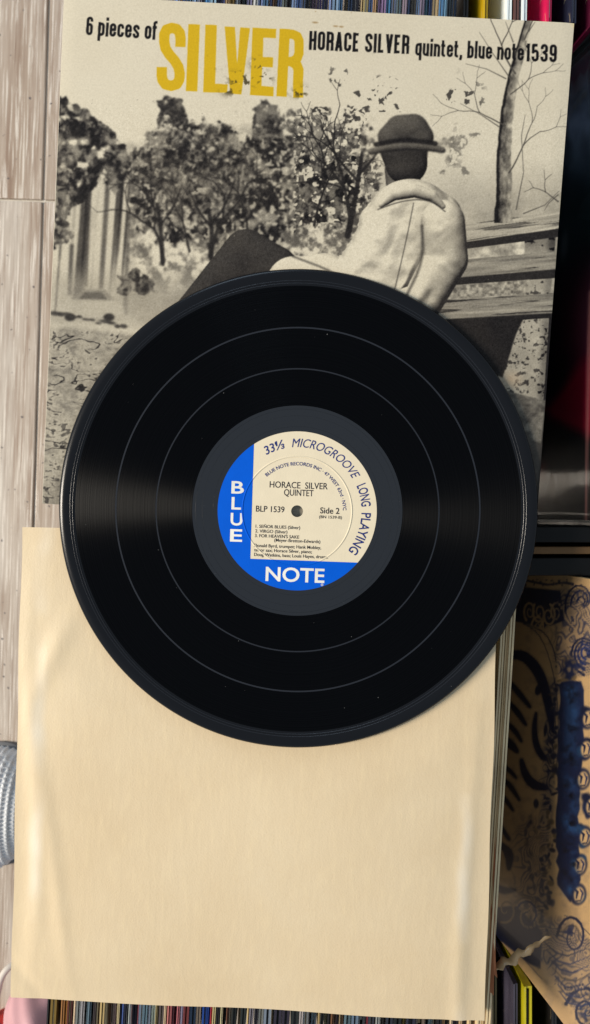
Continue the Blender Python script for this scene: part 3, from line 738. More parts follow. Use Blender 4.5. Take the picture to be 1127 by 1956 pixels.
def ring_part(mat, xlim):
    bm = bmesh.new(); me0 = lathe('tmp', [(.03495, ZL + .00004), (.03478, ZL + .00026), (.03445, ZL + .00034), (.03407, ZL + .00026), (.0339, ZL + .00004)], 200)
    bm.from_mesh(me0); bpy.data.meshes.remove(me0)
    bmesh.ops.bisect_plane(bm, geom=bm.verts[:] + bm.edges[:] + bm.faces[:], plane_co=xlim[0], plane_no=xlim[1], clear_outer=True)
    if len(xlim) > 2: bmesh.ops.bisect_plane(bm, geom=bm.verts[:] + bm.edges[:] + bm.faces[:], plane_co=xlim[2], plane_no=xlim[3], clear_outer=True)
    me = bpy.data.meshes.new('pressing_ring'); bm.to_mesh(me); bm.free()
    me.polygons.foreach_set('use_smooth', [True]*len(me.polygons)); link('pressing_ring', me, mat, label)
ring_part(M_blue_l, ((LX, 0, 0), (1, 0, 0)))
ring_part(M_blue_l, ((0, LY, 0), (0, 1, 0), (LX, 0, 0), (-1, 0, 0)))

_tcache = {}
def text_mesh(s, off=0.0, shear=0.0):
    c = bpy.data.curves.new('text', 'FONT'); c.body = s; c.offset = off; c.shear = shear; c.resolution_u = 4
    o = bpy.data.objects.new('text', c); COL.objects.link(o)
    bpy.context.view_layer.update()
    dg = bpy.context.evaluated_depsgraph_get()
    me = bpy.data.meshes.new_from_object(o.evaluated_get(dg)); bpy.data.objects.remove(o); bpy.data.curves.remove(c)
    n = len(me.vertices); co = np.empty(n*3, np.float32); me.vertices.foreach_get('co', co); co = co.reshape(-1, 3).astype(float)
    return me, co
CAPH = .69                                # cap height of the built-in face, in em
def put_text(s, mat, zoff, parent, xf, off=0.0, shear=0.0):
    me, co = text_mesh(s, off, shear)
    co = xf(co); co[:, 2] = zoff
    me.vertices.foreach_set('co', co.reshape(-1).astype(np.float32)); me.update(); me.materials.clear(); me.materials.append(mat)
    return link('lettering', me, None, parent)
K = .1234e-3; TR = R(2.0)
def lp(cx, cy):                            # crop pixel -> label coordinates
    x, y = (cx - 550)*K, -(cy - 580)*K; c, s = math.cos(TR), math.sin(TR)
    return x*c - y*s, x*s + y*c
def flat(s, x0, x1, base, cap, mat, off=.0, shear=0, by=None):
    ym = base
    bx0, by0 = lp(x0, ym); bx1, by1 = lp(x1, ym); by_ = (by0 + by1)/2
    def xf(co):
        a, b = co[:, 0].min(), co[:, 0].max()
        co[:, 0] = bx0 + (co[:, 0] - a)/(b - a)*(bx1 - bx0); co[:, 1] = by_ + co[:, 1]/CAPH*cap*K; return co
    return put_text(s, mat, ZL + .00013, label, xf, off, shear)
flat('HORACE  SILVER', 410, 705, 464, 32, M_ink_k, .004)
flat('QUINTET', 483, 633, 502, 32, M_ink_k, .004)
flat('BLP 1539', 340, 485, 584, 30, M_ink_k, .006)
flat('Side 2', 667, 765, 592, 30, M_ink_k, .010)
flat('(BN 1539-B)', 662, 778, 617, 14, M_ink_k, .008)
flat('1. SEÑOR BLUES (Silver)', 338, 565, 668, 16, M_ink_k, .008)
flat('2. VIRGO (Silver)', 336, 500, 691, 16, M_ink_k, .008)
flat("3. FOR HEAVEN'S SAKE", 334, 560, 716, 16, M_ink_k, .008)
flat('(Meyer-Bretton-Edwards)', 433, 668, 739, 16, M_ink_k, .008)
flat('Donald Byrd, trumpet; Hank Mobley,', 330, 672, 768, 16, M_ink_k, .010)
flat('tenor sax; Horace Silver, piano;', 330, 625, 790, 16, M_ink_k, .010)
flat('Doug Watkins, bass; Louis Hayes, drums.', 330, 708, 815, 16, M_ink_k, .010)
for ch, x0, x1, b in (('B', 215, 279, 489), ('L', 215, 264, 570), ('U', 210, 271, 651), ('E', 207, 269, 734)):
    flat(ch, x0, x1, b, 61, M_ink_w, .018)
flat('NOTE', 388, 689, 940, 70, M_ink_w, .018)
flat('®', 671, 684, 962, 12, M_ink_w, .01)
def curved(s, a0, a1, rb, cap, mat, off=.01, shear=0.0):
    """s along a circle of radius rb, from angle a0 to a1 (degrees, clockwise)"""
    def xf(co):
        a, b = co[:, 0].min(), co[:, 0].max()
        an = np.radians(a0 + (co[:, 0] - a)/(b - a)*(a1 - a0)) + TR; r = rb + co[:, 1]/CAPH*cap
        co[:, 0] = r*np.cos(an); co[:, 1] = r*np.sin(an); return co
    put_text(s, mat, ZL + .00013, label, xf, off, shear)
curved('33⅓', 118.5, 101, .0402, .0052, M_ink_b, .012, .15)
curved('MICROGROOVE', 94.5, 29.5, .0402, .0054, M_ink_b, 0.0, .25)
curved('LONG', 22.8, 4.0, .0405, .0058, M_ink_b, .012)
curved('PLAYING', -1.5, -37.5, .0405, .0058, M_ink_b, .012)
curved('BLUE NOTE RECORDS INC · 47 WEST 63rd · NYC', 131, 1.0, .0288, .0021, M_ink_b, .012)

# ------------------------------------------------------------------ rows of upright sleeves
_mc = {}
def cover_mat(rgb, gloss):
    key = (tuple(rgb), gloss)
    if key not in _mc:
        t = NT('sleeve_board'); v = t.coord(scale=(1, .3, 1)); c = lc(*rgb)
        f = t.noise(v, 60, 4, .6)
        c = t.mix(c, tuple(min(1, x*1.7 + .01) for x in c), t.ramp(f, [(.4, (0, 0, 0)), (.75, (.8, .8, .8))]))
        c = t.mix(c, lc(190, 170, 135), t.ramp(t.noise(v, 240, 2), [(.66, (0, 0, 0)), (.72, (.5, .5, .5))]))
        t.l(c, t.b.inputs['Base Color']); t.set(Roughness=.18 if gloss else .55)
        t.bump(t.noise(t.coord(scale=(1, .12, .3)), 90, 2), .5 if gloss else .2, .002)
        _mc[key] = t.m
    return _mc[key]
M_inner = [plain('inner_paper_white', lc(214, 208, 198), .7, .2, .2), plain('inner_paper_cream', lc(200, 176, 132), .7, .2, .2), plain('inner_paper_dark', lc(24, 22, 24), .5, .4), plain('inner_paper_brown', lc(96, 66, 40), .7, .2)]
t = NT('clear_plastic'); t.n.remove(t.b)
lw_ = t.node('ShaderNodeLayerWeight'); pw_ = t.node('ShaderNodeMath', operation='POWER'); t.l(lw_.outputs['Facing'], pw_.inputs[0]); pw_.inputs[1].default_value = 4.0
fr_ = t.node('ShaderNodeMath', operation='MULTIPLY_ADD'); t.l(pw_.outputs[0], fr_.inputs[0]); fr_.inputs[1].default_value = .85; fr_.inputs[2].default_value = .05
tr_ = t.node('ShaderNodeBsdfTransparent'); tr_.inputs[0].default_value = (.93, .94, .95, 1)
gl_ = t.node('ShaderNodeBsdfGlossy'); gl_.inputs['Roughness'].default_value = .14
bp_ = t.node('ShaderNodeBump'); bp_.inputs['Strength'].default_value = .5; bp_.inputs['Distance'].default_value = .004
t.l(t.noise(t.coord(scale=(1, .35, 1)), 26, 3), bp_.inputs['Height']); t.l(bp_.outputs[0], gl_.inputs['Normal'])
ms_ = t.node('ShaderNodeMixShader'); t.l(fr_.outputs[0], ms_.inputs[0]); t.l(tr_.outputs[0], ms_.inputs[1]); t.l(gl_.outputs[0], ms_.inputs[2])
t.l(ms_.outputs[0], t.n['Material Output'].inputs[0]); M_clear = t.m

ORD = {1: 'first', 2: 'second', 3: 'third', 4: 'fourth', 5: 'fifth', 6: 'sixth', 7: 'seventh', 8: 'eighth', 9: 'ninth', 10: 'tenth', 11: 'eleventh', 12: 'twelfth', 13: 'thirteenth', 14: 'fourteenth', 15: 'fifteenth', 16: 'sixteenth', 17: 'seventeenth', 18: 'eighteenth', 19: 'nineteenth'}
TENS = {20: ('twentieth', 'twenty'), 30: ('thirtieth', 'thirty'), 40: ('fortieth', 'forty'), 50: ('fiftieth', 'fifty'), 60: ('sixtieth', 'sixty'), 70: ('seventieth', 'seventy'), 80: ('eightieth', 'eighty'), 90: ('ninetieth', 'ninety')}
def ordn(n):
    if n in ORD: return ORD[n]
    d = n // 10 * 10
    return TENS[d][0] if n == d else TENS[d][1] + '-' + ORD[n - d]

def stood_sleeve(X0, thick, Yc, zt, rz, rgb, inner, gloss, label_, group, lean=0.0, length=.314, plastic=False, tilt=0.0):
    """a jacket standing on edge: folded board, open along the top, paper sleeve inside"""
    M = Matrix.Translation((X0, Yc, 0)) @ Matrix.Rotation(rz, 4, 'Z') @ Matrix.Rotation(lean, 4, 'Y')
    root = empty('record_sleeve', M); tag(root, label_, 'record sleeve', group)
    b = min(.0017, thick*.38); L = length/2
    bl = [(-thick/2, -thick/2 + b, -L, L, .0008, zt), (thick/2 - b, thick/2, -L, L, .0008, zt - rnd.uniform(0, .0012)), (-thick/2 + b, thick/2 - b, -L, L, .0002, .0012), (-thick/2 + b, thick/2 - b, L - b, L, .0012, zt - .001), (-thick/2 + b, thick/2 - b, -L, -L + b, .0012, zt - .001)]
    link('cover_board', boxes_mesh('cover_board', bl), cover_mat(rgb, gloss), root)
    g = (thick - 2*b)
    if g > .0006:
        link('paper_insert', boxes_mesh('paper_insert', [(-g*.36, g*.36, -L + .004, L - .004, .002, zt - rnd.uniform(.0008, .004))]), M_inner[inner], root)
    if plastic:
        e = .0003
        link('plastic_cover', boxes_mesh('plastic_cover', [(-thick/2 - e, -thick/2 - e*.4, -L - .001, L + .001, .0004, zt + .003), (thick/2 + e*.4, thick/2 + e, -L - .001, L + .001, .0004, zt + .002)]), M_clear, root)
    return root

NAMES = {'black': (22, 20, 22), 'olive': (104, 88, 18), 'cream': (206, 184, 146), 'tan brown': (152, 104, 52), 'orange brown': (168, 104, 34), 'dark brown': (70, 36, 14), 'grey': (120, 120, 118), 'pale grey': (170, 168, 160),
         'charcoal': (44, 44, 50), 'blue grey': (112, 122, 140), 'taupe': (122, 106, 88), 'dark taupe': (78, 68, 62), 'navy': (24, 30, 54), 'mid blue': (52, 82, 140), 'slate': (94, 108, 122), 'pink': (186, 106, 110), 'dull crimson': (118, 56, 60), 'dark red': (112, 38, 40),
         'royal blue': (16, 58, 140), 'red': (170, 40, 40), 'white': (214, 212, 206), 'pale blue': (140, 168, 206), 'sky blue': (92, 140, 196), 'brown': (104, 70, 44), 'steel blue': (74, 96, 132), 'mauve': (140, 122, 146), 'sand': (176, 150, 108)}
# near row, read from left to right along the lower edge of the cream sleeve: (first pixel, colour, plastic)
NEAR = [(88, 'black', 0), (96, 'olive', 0), (108, 'cream', 0), (113, 'tan brown', 0), (120, 'orange brown', 0), (128, 'dark brown', 0), (138, 'cream', 0), (146, 'grey', 1), (155, 'pale grey', 1), (163, 'charcoal', 0), (169, 'blue grey', 1), (176, 'dark taupe', 0),
        (181, 'taupe', 0), (190, 'sand', 0), (199, 'cream', 0), (203, 'brown', 0), (209, 'taupe', 1), (218, 'dark taupe', 1), (223, 'cream', 0), (226, 'navy', 0), (231, 'mid blue', 0), (238, 'charcoal', 1), (244, 'white', 0), (248, 'navy', 0), (255, 'black', 0), (261, 'red', 0),
        (264, 'slate', 1), (274, 'slate', 1), (283, 'blue grey', 1), (291, 'pale grey', 1), (298, 'sand', 0), (303, 'dark taupe', 0), (314, 'cream', 0), (318, 'pink', 0), (325, 'dull crimson', 0), (332, 'dull crimson', 0), (338, 'pink', 0), (344, 'mauve', 1), (350, 'dark red', 0), (362, 'navy', 1),
        (375, 'taupe', 1), (384, 'royal blue', 0), (394, 'royal blue', 0), (402, 'red', 0), (406, 'sand', 0), (413, 'black', 0), (420, 'cream', 0), (425, 'black', 0), (432, 'brown', 0), (437, 'cream', 0), (443, 'black', 0), (453, 'sand', 0), (459, 'black', 0), (470, 'sand', 0),
        (477, 'grey', 1), (485, 'charcoal', 1), (492, 'grey', 1), (502, 'blue grey', 1), (517, 'sand', 0), (525, 'charcoal', 1), (540, 'charcoal', 1), (555, 'black', 0), (570, 'pale grey', 1), (578, 'grey', 1), (590, 'charcoal', 0), (597, 'slate', 1), (607, 'sand', 0), (612, 'black', 0), (620, 'cream', 0), (625, 'black', 0), (634, 'brown', 0),
        (641, 'black', 0), (647, 'sand', 0), (652, 'brown', 0), (657, 'slate', 1), (670, 'blue grey', 1), (684, 'grey', 1), (700, 'dark red', 0), (706, 'charcoal', 0), (718, 'pale grey', 1), (727, 'dark taupe', 0), (735, 'cream', 0), (739, 'charcoal', 1), (754, 'black', 0), (769, 'olive', 0), (776, 'charcoal', 1), (795, 'taupe', 1), (814, 'black', 0), (822, 'slate', 1), (830, 'cream', 0), (836, 'black', 0), (845, 'brown', 0), (852, 'black', 0), (862, 'cream', 0), (868, 'charcoal', 0), (880, 'sand', 0), (886, 'black', 0), (896, 'cream', 0), (902, 'brown', 0), (910, 'black', 0), (918, 'sand', 0), (925, None, 0)]
RZR = R(-3.1); YB = -.329; DN = CAM_Z - .315
YC = -.188
for i in range(len(NEAR) - 1):
    p0, nm, pl = NEAR[i]; p1 = NEAR[i+1][0]
    xa, xb = (p0 - CX)/F_PX*DN, (p1 - CX)/F_PX*DN
    th = max(.0012, (xb - xa) - .00035)
    Xb = (xa + xb)/2; X0 = Xb - math.sin(RZR)*(YC - YB)
    rgb = NAMES[nm]; rgb = tuple(int(min(255, max(0, c + rnd.randint(-6, 6)))) for c in rgb)
    inner = rnd.choice([0, 1, 1, 2, 3] if nm not in ('black', 'navy', 'charcoal') else [2, 2, 1])
    stood_sleeve(X0, th, YC, .315 - rnd.choice([0, .0004, .001, .002, .004, .008]), RZR + R(rnd.uniform(-.25, .25)), rgb, inner, pl,
                 f'{nm} record sleeve on edge, {ordn(i+1) + " from left" if i < 52 else ordn(len(NEAR)-1-i) + " from right"} in row below cream sleeve', 'sleeves standing below the cream sleeve', plastic=bool(pl))
# three last sleeves of that row whose upper edges show beyond the cream sleeve
EDGE = [(957, 'cream', 1, 'pale cream record sleeve edge closest to right side of cream inner sleeve'), (966, 'sand', 1, 'sand coloured record sleeve edge between the cream edges right of inner sleeve'), (974, 'cream', 0, 'outermost cream record sleeve edge beside the ornate blue and tan cover')]
for (p, nm, inner, lb) in EDGE:
    xm = (p - CX)/F_PX*.497; th = .0031 if nm == 'cream' else .0024
    a = R(-3.55); ym = -(1280 - CY)/F_PX*.497
    stood_sleeve(xm - math.sin(a)*(YC - ym), th, YC, .317, a, NAMES[nm], inner, 0, lb, 'sleeve edges right of the cream sleeve')
# far row, along the top edge of the jacket
cols = ['navy', 'pale blue', 'charcoal', 'steel blue', 'black', 'sky blue', 'brown', 'grey', 'steel blue', 'white', 'navy', 'mid blue', 'black', 'pale blue', 'mauve', 'charcoal', 'slate', 'sky blue', 'sand', 'blue grey', 'navy', 'pale blue', 'steel blue']
x = 300; DF = CAM_Z - .327; YF = .330; YA = .195; i = 0
while x < 866:
    wpx = rnd.choice([7, 8, 9, 10, 12, 9]); nm = rnd.choice(cols) if i else 'charcoal'
    if x > 690: nm = rnd.choice(['pale blue', 'steel blue', 'sky blue', 'blue grey', 'navy', 'mauve', 'pale blue', 'charcoal', 'sand'])
    if 590 < x < 625: nm = rnd.choice(['black', 'charcoal', 'navy'])
    xm = (x + wpx/2 - CX)/F_PX*DF; th = wpx/F_PX*DF - .0003
    stood_sleeve(xm - math.sin(RZR)*(YA - YF), th, YA, .327 - rnd.choice([0, .001, .002]), RZR + R(rnd.uniform(-.3, .3)), tuple(min(255, max(0, c + rnd.randint(-10, 10))) for c in NAMES[nm]), rnd.choice([0, 0, 1, 2]), 1,
                 f'glossy {nm} record sleeve on edge, {ordn(i+1)} from left above the jacket', 'sleeves standing above the jacket', plastic=True)
    x += wpx; i += 1

# ------------------------------------------------------------------ right-hand stack: covers standing face outwards
def face_cover(name, M, w, hgt, th, canvas, n, rough, coat, label_, edge_rgb):
    """a cover on edge with its printed face towards -x (local y along, z up)"""
    root = empty(name, M); tag(root, label_, 'album cover')
    me = print_grid('printed_face', w, hgt, n, n, M @ Matrix.Translation((0, 0, hgt/2)), canvas, None, 'yz')
    me.flip_normals()
    o = link('printed_face', me, print_material('printed_cover', rough, .4, coat, .05), root); o.location = (0, 0, hgt/2)
    link('cover_board', boxes_mesh('cover_board', [(.0003, th, -w/2, w/2, 0, hgt)], .0003), plain('cover_board_edge', lc(*edge_rgb), .6), root)
    return root
# ornate blue and tan cover
TAN = np.array([174, 142, 101]) / 255.; NV = np.array([20, 26, 52]) / 255.; NV2 = np.array([34, 62, 98]) / 255.
oc = Canvas(880, 1040, 1420, 2080, TAN)
def osc(pts, wd, col=NV, a=1.): oc.stroke(pts, wd, col, alpha=a, soft=1.2)
def smooth_open(p, n=2):
    for _ in range(n):
        q = [p[0]]
        for k in range(len(p)-1):
            a, b = p[k], p[k+1]; q += [(.75*a[0]+.25*b[0], .75*a[1]+.25*b[1]), (.25*a[0]+.75*b[0], .25*a[1]+.75*b[1])]
        p = q + [p[-1]]
    return p
def spiral(cx, cy, r0, turns, sq, a0, wd, col=NV, dirn=1):
    n = int(turns*14); P = [(cx + r0*(1 - .85*q/n)*math.cos(a0 + dirn*2*math.pi*turns*q/n), cy + sq*r0*(1 - .85*q/n)*math.sin(a0 + dirn*2*math.pi*turns*q/n)) for q in range(n+1)]
    osc(P, [wd*(1 - .6*q/n) for q in range(n+1)], col)
oc.poly([(960, 1118), (1070, 1128), (1078, 1185), (1040, 1200), (1000, 1190), (955, 1180)], NV, 3, .92)
for (cx, cy, r, d) in ((1012, 1168, 12, 1), (1030, 1170, 13, -1), (1048, 1176, 13, 1), (1062, 1170, 12, -1), (1028, 1198, 14, 1), (1045, 1210, 16, -1)):
    spiral(cx, cy, r, 1.6, 1.7, rnd.uniform(0, 6), 4.5, TAN*.9, d)
osc(smooth_open([(992, 1105), (1020, 1112), (1050, 1118), (1075, 1112), (1095, 1116)]), 4, NV, .8)
for q in range(24): oc.dab(rnd.uniform(985, 1100), 1112 + rnd.uniform(-5, 7), rnd.uniform(2, 5), rnd.uniform(1, 3), rnd.uniform(0, 3), NV, .7, .5)
# shell and scrolls at the upper right
for k in range(5): spiral(1112, 1150, 34 - k*6, .8, 1.35, 2.8 + .1*k, 4, NV if k % 2 == 0 else TAN*.75)
for k in range(4): spiral(1120, 1245, 36 - k*8, .95, 1.25, 1.7, 4.5, NV*(1 + .3*k))
for q in range(60): oc.dab(1080 + rnd.gauss(20, 18), rnd.uniform(1125, 1290), rnd.uniform(1.5, 6), rnd.uniform(1, 3), rnd.uniform(0, 3), rnd.choice([NV, TAN*.7, NV*1.6, TAN*.55]), .75, .5)
osc(smooth_open([(1000, 1192), (1040, 1205), (1058, 1240), (1062, 1262)]), 2, NV, .8)
# rosette
oc.dab(1087, 1278, 17, 30, .1, NV, .95, .3)
for k in range(9):
    a = k*.7; oc.dab(1087 + 12*math.cos(a), 1280 + 24*math.sin(a), 6, 9, a, rnd.choice([TAN*.75, NV2, TAN*.6]), .8, .5)
oc.dab(1087, 1278, 5, 8, 0, TAN*.9, .8, .5)
# big initial: swashes with a fine outline
for pts, wd in (([(958, 1262), (978, 1250), (1002, 1252), (1028, 1280), (1044, 1325), (1052, 1370), (1056, 1400)], [4, 11, 14, 15, 13, 9, 1.5]), ([(1024, 1362), (1020, 1392), (1024, 1425), (1036, 1446), (1046, 1450)], [3, 7, 9, 9, 3]),
                ([(978, 1308), (992, 1325), (1012, 1350)], [6, 8, 4]), ([(975, 1345), (990, 1362), (1004, 1384)], [6, 8, 4]), ([(970, 1382), (984, 1396), (996, 1416)], [5, 7, 3]), ([(962, 1412), (978, 1424), (988, 1436)], [12, 11, 4]),
                ([(996, 1452), (1002, 1478), (1018, 1500), (1042, 1504)], [5, 10, 13, 8]), ([(962, 1462), (976, 1474), (986, 1486)], [5, 6, 3]), ([(958, 1486), (976, 1502), (992, 1528)], [5, 7, 3]), ([(955, 1516), (968, 1530), (980, 1548)], [5, 6, 3]),
                ([(955, 1575), (970, 1600), (973, 1604)], [4, 6, 3]), ([(956, 1612), (974, 1630), (972, 1660)], [4, 13, 4]), ([(945, 1690), (960, 1702), (985, 1700)], [6, 10, 3])):
    wd = [v*1.35 for v in wd]; P = smooth_open(pts); wv_ = np.interp(np.linspace(0, 1, len(P)), np.linspace(0, 1, len(wd)), wd).tolist()
    oc.stroke(P, [v + 5 for v in wv_], NV*1.2, alpha=.35); oc.stroke(P, [v + 3.4 for v in wv_], TAN*.86); osc(P, wv_)
oc.dab(1028, 1318, 7, 12, .2, NV, .95, .3); osc(smooth_open([(1038, 1308), (1046, 1330), (1050, 1400), (1060, 1450), (1052, 1480), (1030, 1490)]), 1.4, NV, .7); oc.dab(1042, 1394, 4, 15, .1, NV, .95, .4); oc.dab(1024, 1535, 6, 11, 0, NV, .9, .4)
osc(smooth_open([(1000, 1190), (1036, 1215), (1062, 1300), (1068, 1400), (1062, 1480)]), 1.5, NV, .8)
# side garland
for y in range(1300, 1790, 9):
    x = 1066 - (y - 1300)*.055 + 7*math.sin(y*.06)
    oc.dab(x + rnd.uniform(-7, 7), y, rnd.uniform(3, 8), rnd.uniform(4, 10), rnd.uniform(0, 3), rnd.choice([NV, NV*.8, TAN*.55, NV]), .85, .5)
for y in range(1560, 1790, 5):
    oc.dab(rnd.uniform(1000, 1056), y, rnd.uniform(2, 7), rnd.uniform(4, 12), rnd.uniform(-.5, .5), rnd.choice([NV*1.1, TAN*.7, TAN*.55, NV]), .55, .5)
# deep blue field and a column of oval medallions
oc.poly(wob([(1072, 1300), (1112, 1300), (1116, 1380), (1108, 1500), (1104, 1600), (1110, 1680), (1088, 1722), (1066, 1690), (1062, 1560), (1066, 1420)], 3, 14), NV*.9 + .1*NV2, 2.5)
oc.poly([(1080, 1310), (1104, 1310), (1100, 1440), (1078, 1440)], NV2, 12, .55)
for (x, y) in ((1122, 1372), (1118, 1430), (1112, 1488), (1128, 1540), (1116, 1598), (1106, 1652), (1104, 1708)):
    oc.dab(x, y, 18, 24, .1, NV, .97, .25)
    for q in range(5): oc.dab(x + rnd.uniform(-14, 8), y + rnd.uniform(-18, 18), rnd.uniform(7, 12), rnd.uniform(9, 14), rnd.uniform(0, 3), rnd.choice([NV, NV*.8, NV2*.8]), .9, .5)
    oc.dab(x + 2, y + 1, 12, 18, .1, TAN*1.04, .97, .3)
    osc([(x - 6, y - 9), (x - 1, y - 4), (x - 3, y + 8)], [3, 4.5, 2]); osc([(x + 4, y - 10), (x + 9, y - 2), (x + 6, y + 10)], [2, 3.5, 2], NV*1.4); osc([(x - 3, y + 13), (x + 5, y + 12)], 2.4)
# lower frame: blue corner, leaf scrolls, beaded edge
oc.poly([(930, 1735), (985, 1730), (1036, 1780), (1032, 1850), (1010, 1840), (960, 1800), (930, 1790)], NV, 4, .95)
spiral(1008, 1748, 30, 1.4, 1.35, 3.6, 7, TAN*.8); spiral(1008, 1748, 23, 1.2, 1.3, 3.6, 4, NV*1.5)
spiral(966, 1738, 20, 1.2, 1.3, 2., 5, TAN*.7, -1)
spiral(1094, 1790, 30, 1.3, 1.5, 3.2, 5); spiral(1094, 1790, 20, 1.1, 1.4, 3.2, 4, TAN*.65)
spiral(1120, 1930, 40, 1.6, 1.2, 3.4, 7); spiral(1120, 1930, 30, 1.2, 1.2, 3.4, 5, TAN*.7); spiral(1122, 1932, 14, 1.2, 1.2, 3.4, 4, NV2*.8)
for k in range(7):
    y0 = 1800 + k*16
    osc(smooth_open([(1040 + k*5, y0), (1062 + k*4, y0 + 20), (1084 + k*5, y0 + 26), (1120 + k*3, y0 + 12)]), [1.5, 3.5, 3, 1.2], rnd.choice([NV, NV*1.5, TAN*.55]), .8) if False else osc([(1040 + k*5, y0), (1062 + k*4, y0 + 20), (1084 + k*5, y0 + 26), (1120 + k*3, y0 + 12)], [1.5, 3.5, 3, 1.2], rnd.choice([NV, NV*1.5, TAN*.55]), .8)
for k in range(7): oc.dab(1080 + k*5.5, 1893 - k*1.2, 2.6, 4, 0, TAN*1.1, .95, .4); oc.dab(1080 + k*5.5, 1888 - k*1.2, 2.8, 3, 0, NV, .8, .4)
for q in range(50):
    y = rnd.uniform(1745, 1950); x = rnd.uniform(1010, 1127)
    if x < 945 + (y - 1740)*.72: continue
    oc.dab(x, y, rnd.uniform(1.5, 7), rnd.uniform(1, 3), rnd.uniform(0, 3), rnd.choice([NV, NV*1.3, TAN*.6, TAN*.75]), .5, .6)
osc([(1078, 1748), (1100, 1758), (1127, 1786)], 1.4, NV, .7); osc([(948, 1772), (990, 1820), (1035, 1870)], 1.4, NV, .6)
OX, OY = oc.X, oc.Y
sw = fbm(OX + 20*(fbm(OX, OY, 40, 403) - .5), OY*.8, 52, 405, 3)
ln_ = np.clip((np.sin(sw*95) - .15)*2.2, 0, 1)
reg = np.clip((OX - 1052)/20, 0, 1)*np.clip((1296 - OY)/14, 0, 1)*np.clip((OY - 1122)/10, 0, 1)
reg = np.maximum(reg, np.clip((OY - 1745)/30, 0, 1)*np.clip((OX - (968 + (OY - 1740)*.66))/14, 0, 1)*np.clip((OY - 1740 - (OX - 1075)*1.0)/10, 0, 1))
reg = np.maximum(reg, np.clip(1 - np.abs(OX - 1058 + (OY - 1300)*.06)/16, 0, 1)*np.clip((OY - 1290)/20, 0, 1)*np.clip((1760 - OY)/30, 0, 1)*1.4)
reg = np.maximum(reg, np.clip(1 - np.abs(OX - 1010)/40, 0, 1)*np.clip((OY - 1545)/60, 0, 1)*np.clip((1760 - OY)/30, 0, 1))
oc.put(oc.full(), np.clip(reg, 0, 1)*(.25 + .6*ln_)*(.35 + fbm(OX, OY, 34, 407)), NV*1.2)
fld = np.clip(1 - np.abs(OX - 1090)/24, 0, 1)*np.clip((OY - 1300)/20, 0, 1)*np.clip((1720 - OY)/20, 0, 1)
oc.put(oc.full(), fld*np.clip(fbm(OX, OY, 22, 411, 3) - .42, 0, 1)*2.4, NV2*1.25); oc.put(oc.full(), fld*np.clip(fbm(OX, OY, 13, 415, 3) - .5, 0, 1)*4, NV*.5)
oc.put(oc.full(), .25*np.clip(fbm(OX, OY, 14, 401) - .5, 0, 1)*2, NV)
OM = Matrix.Translation((.1335 + .0095, -.2010, .0)) @ Matrix.Rotation(R(9.0), 4, 'Y')
face_cover('ornate_album_cover', OM, .314, .322, .004, oc, 330, .4, .15, 'tan album cover with ornate dark blue scrollwork standing at right', (200, 165, 116))

# black cover in a loose clear outer sleeve
dc = Canvas(860, 20, 1300, 1080, np.array([14, 13, 15]) / 255.)
DX, DY = dc.X, dc.Y
dc.put(dc.full(), np.clip(1 - np.abs(DY - 230)/170, 0, 1)*1.5*fbm(DX, DY*.5, 40, 501)*np.clip((DX - 1040)/50, 0, 1), np.array([176, 194, 222]) / 255.)  # bluish haze of the clear plastic, painted into the cover's colour
dc.put(dc.full(), np.clip(1 - np.abs(DY - 430)/190, 0, 1)*.6, np.array([56, 82, 84]) / 255.)
dc.dab(1150, 640, 110, 190, 0, np.array([190, 40, 76]) / 255., .85, 1.); dc.dab(1140, 600, 60, 130, .2, np.array([150, 116, 120]) / 255., .55, 1.)
dc.poly([(1040, 780), (1070, 745), (1110, 690), (1180, 640), (1180, 860), (1050, 800)], np.array([214, 26, 60]) / 255., 24, .7)
dc.stroke([(1128, 560), (1124, 700), (1121, 860), (1119, 995)], [10, 9, 5, 4], np.array([226, 150, 140]) / 255., alpha=.7, soft=4)  # highlight along the lit edge, painted as a pale pink line
dc.dab(1030, 900, 24, 34, 0, np.array([180, 16, 36]) / 255., .6, 1.)
dc.dab(1078, 470, 10, 40, .1, np.array([150, 146, 144]) / 255., .45, .6)
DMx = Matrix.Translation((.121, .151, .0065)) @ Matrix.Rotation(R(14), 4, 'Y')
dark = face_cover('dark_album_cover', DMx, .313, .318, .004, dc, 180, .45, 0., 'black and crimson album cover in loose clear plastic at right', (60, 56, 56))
V, Fc = [], []
ny, nz = 40, 30
for a in range(nz + 1):
    for b in range(ny + 1):
        y = -.160 + .320*b/ny; z = .001 + .3255*a/nz
        zz = a/nz; yy = b/ny
        off_ = -.0022 - .0016*math.sin(yy*7 + 1.2*zz) - .0030*max(0, zz - .72)*math.sin(yy*16)*2.2 - .006*max(0, zz - .9)*8*max(0, yy - .75) + .004*max(0, .1 - yy)*10*zz
        V.append((off_, y + .002*math.sin(zz*9), z + .0015*math.sin(yy*14)))
for a in range(nz):
    for b in range(ny):
        i0 = a*(ny+1) + b; Fc.append((i0, i0 + ny + 1, i0 + ny + 2, i0 + 1))
pc = link('plastic_cover', mesh_of('plastic_cover', V, Fc, True), M_clear, dark)
so = pc.modifiers.new('thickness', 'SOLIDIFY'); so.thickness = .0002
link('plastic_cover', boxes_mesh('plastic_cover', [(.0046, .0048, -.160, .160, .001, .3262)]), M_clear, dark)

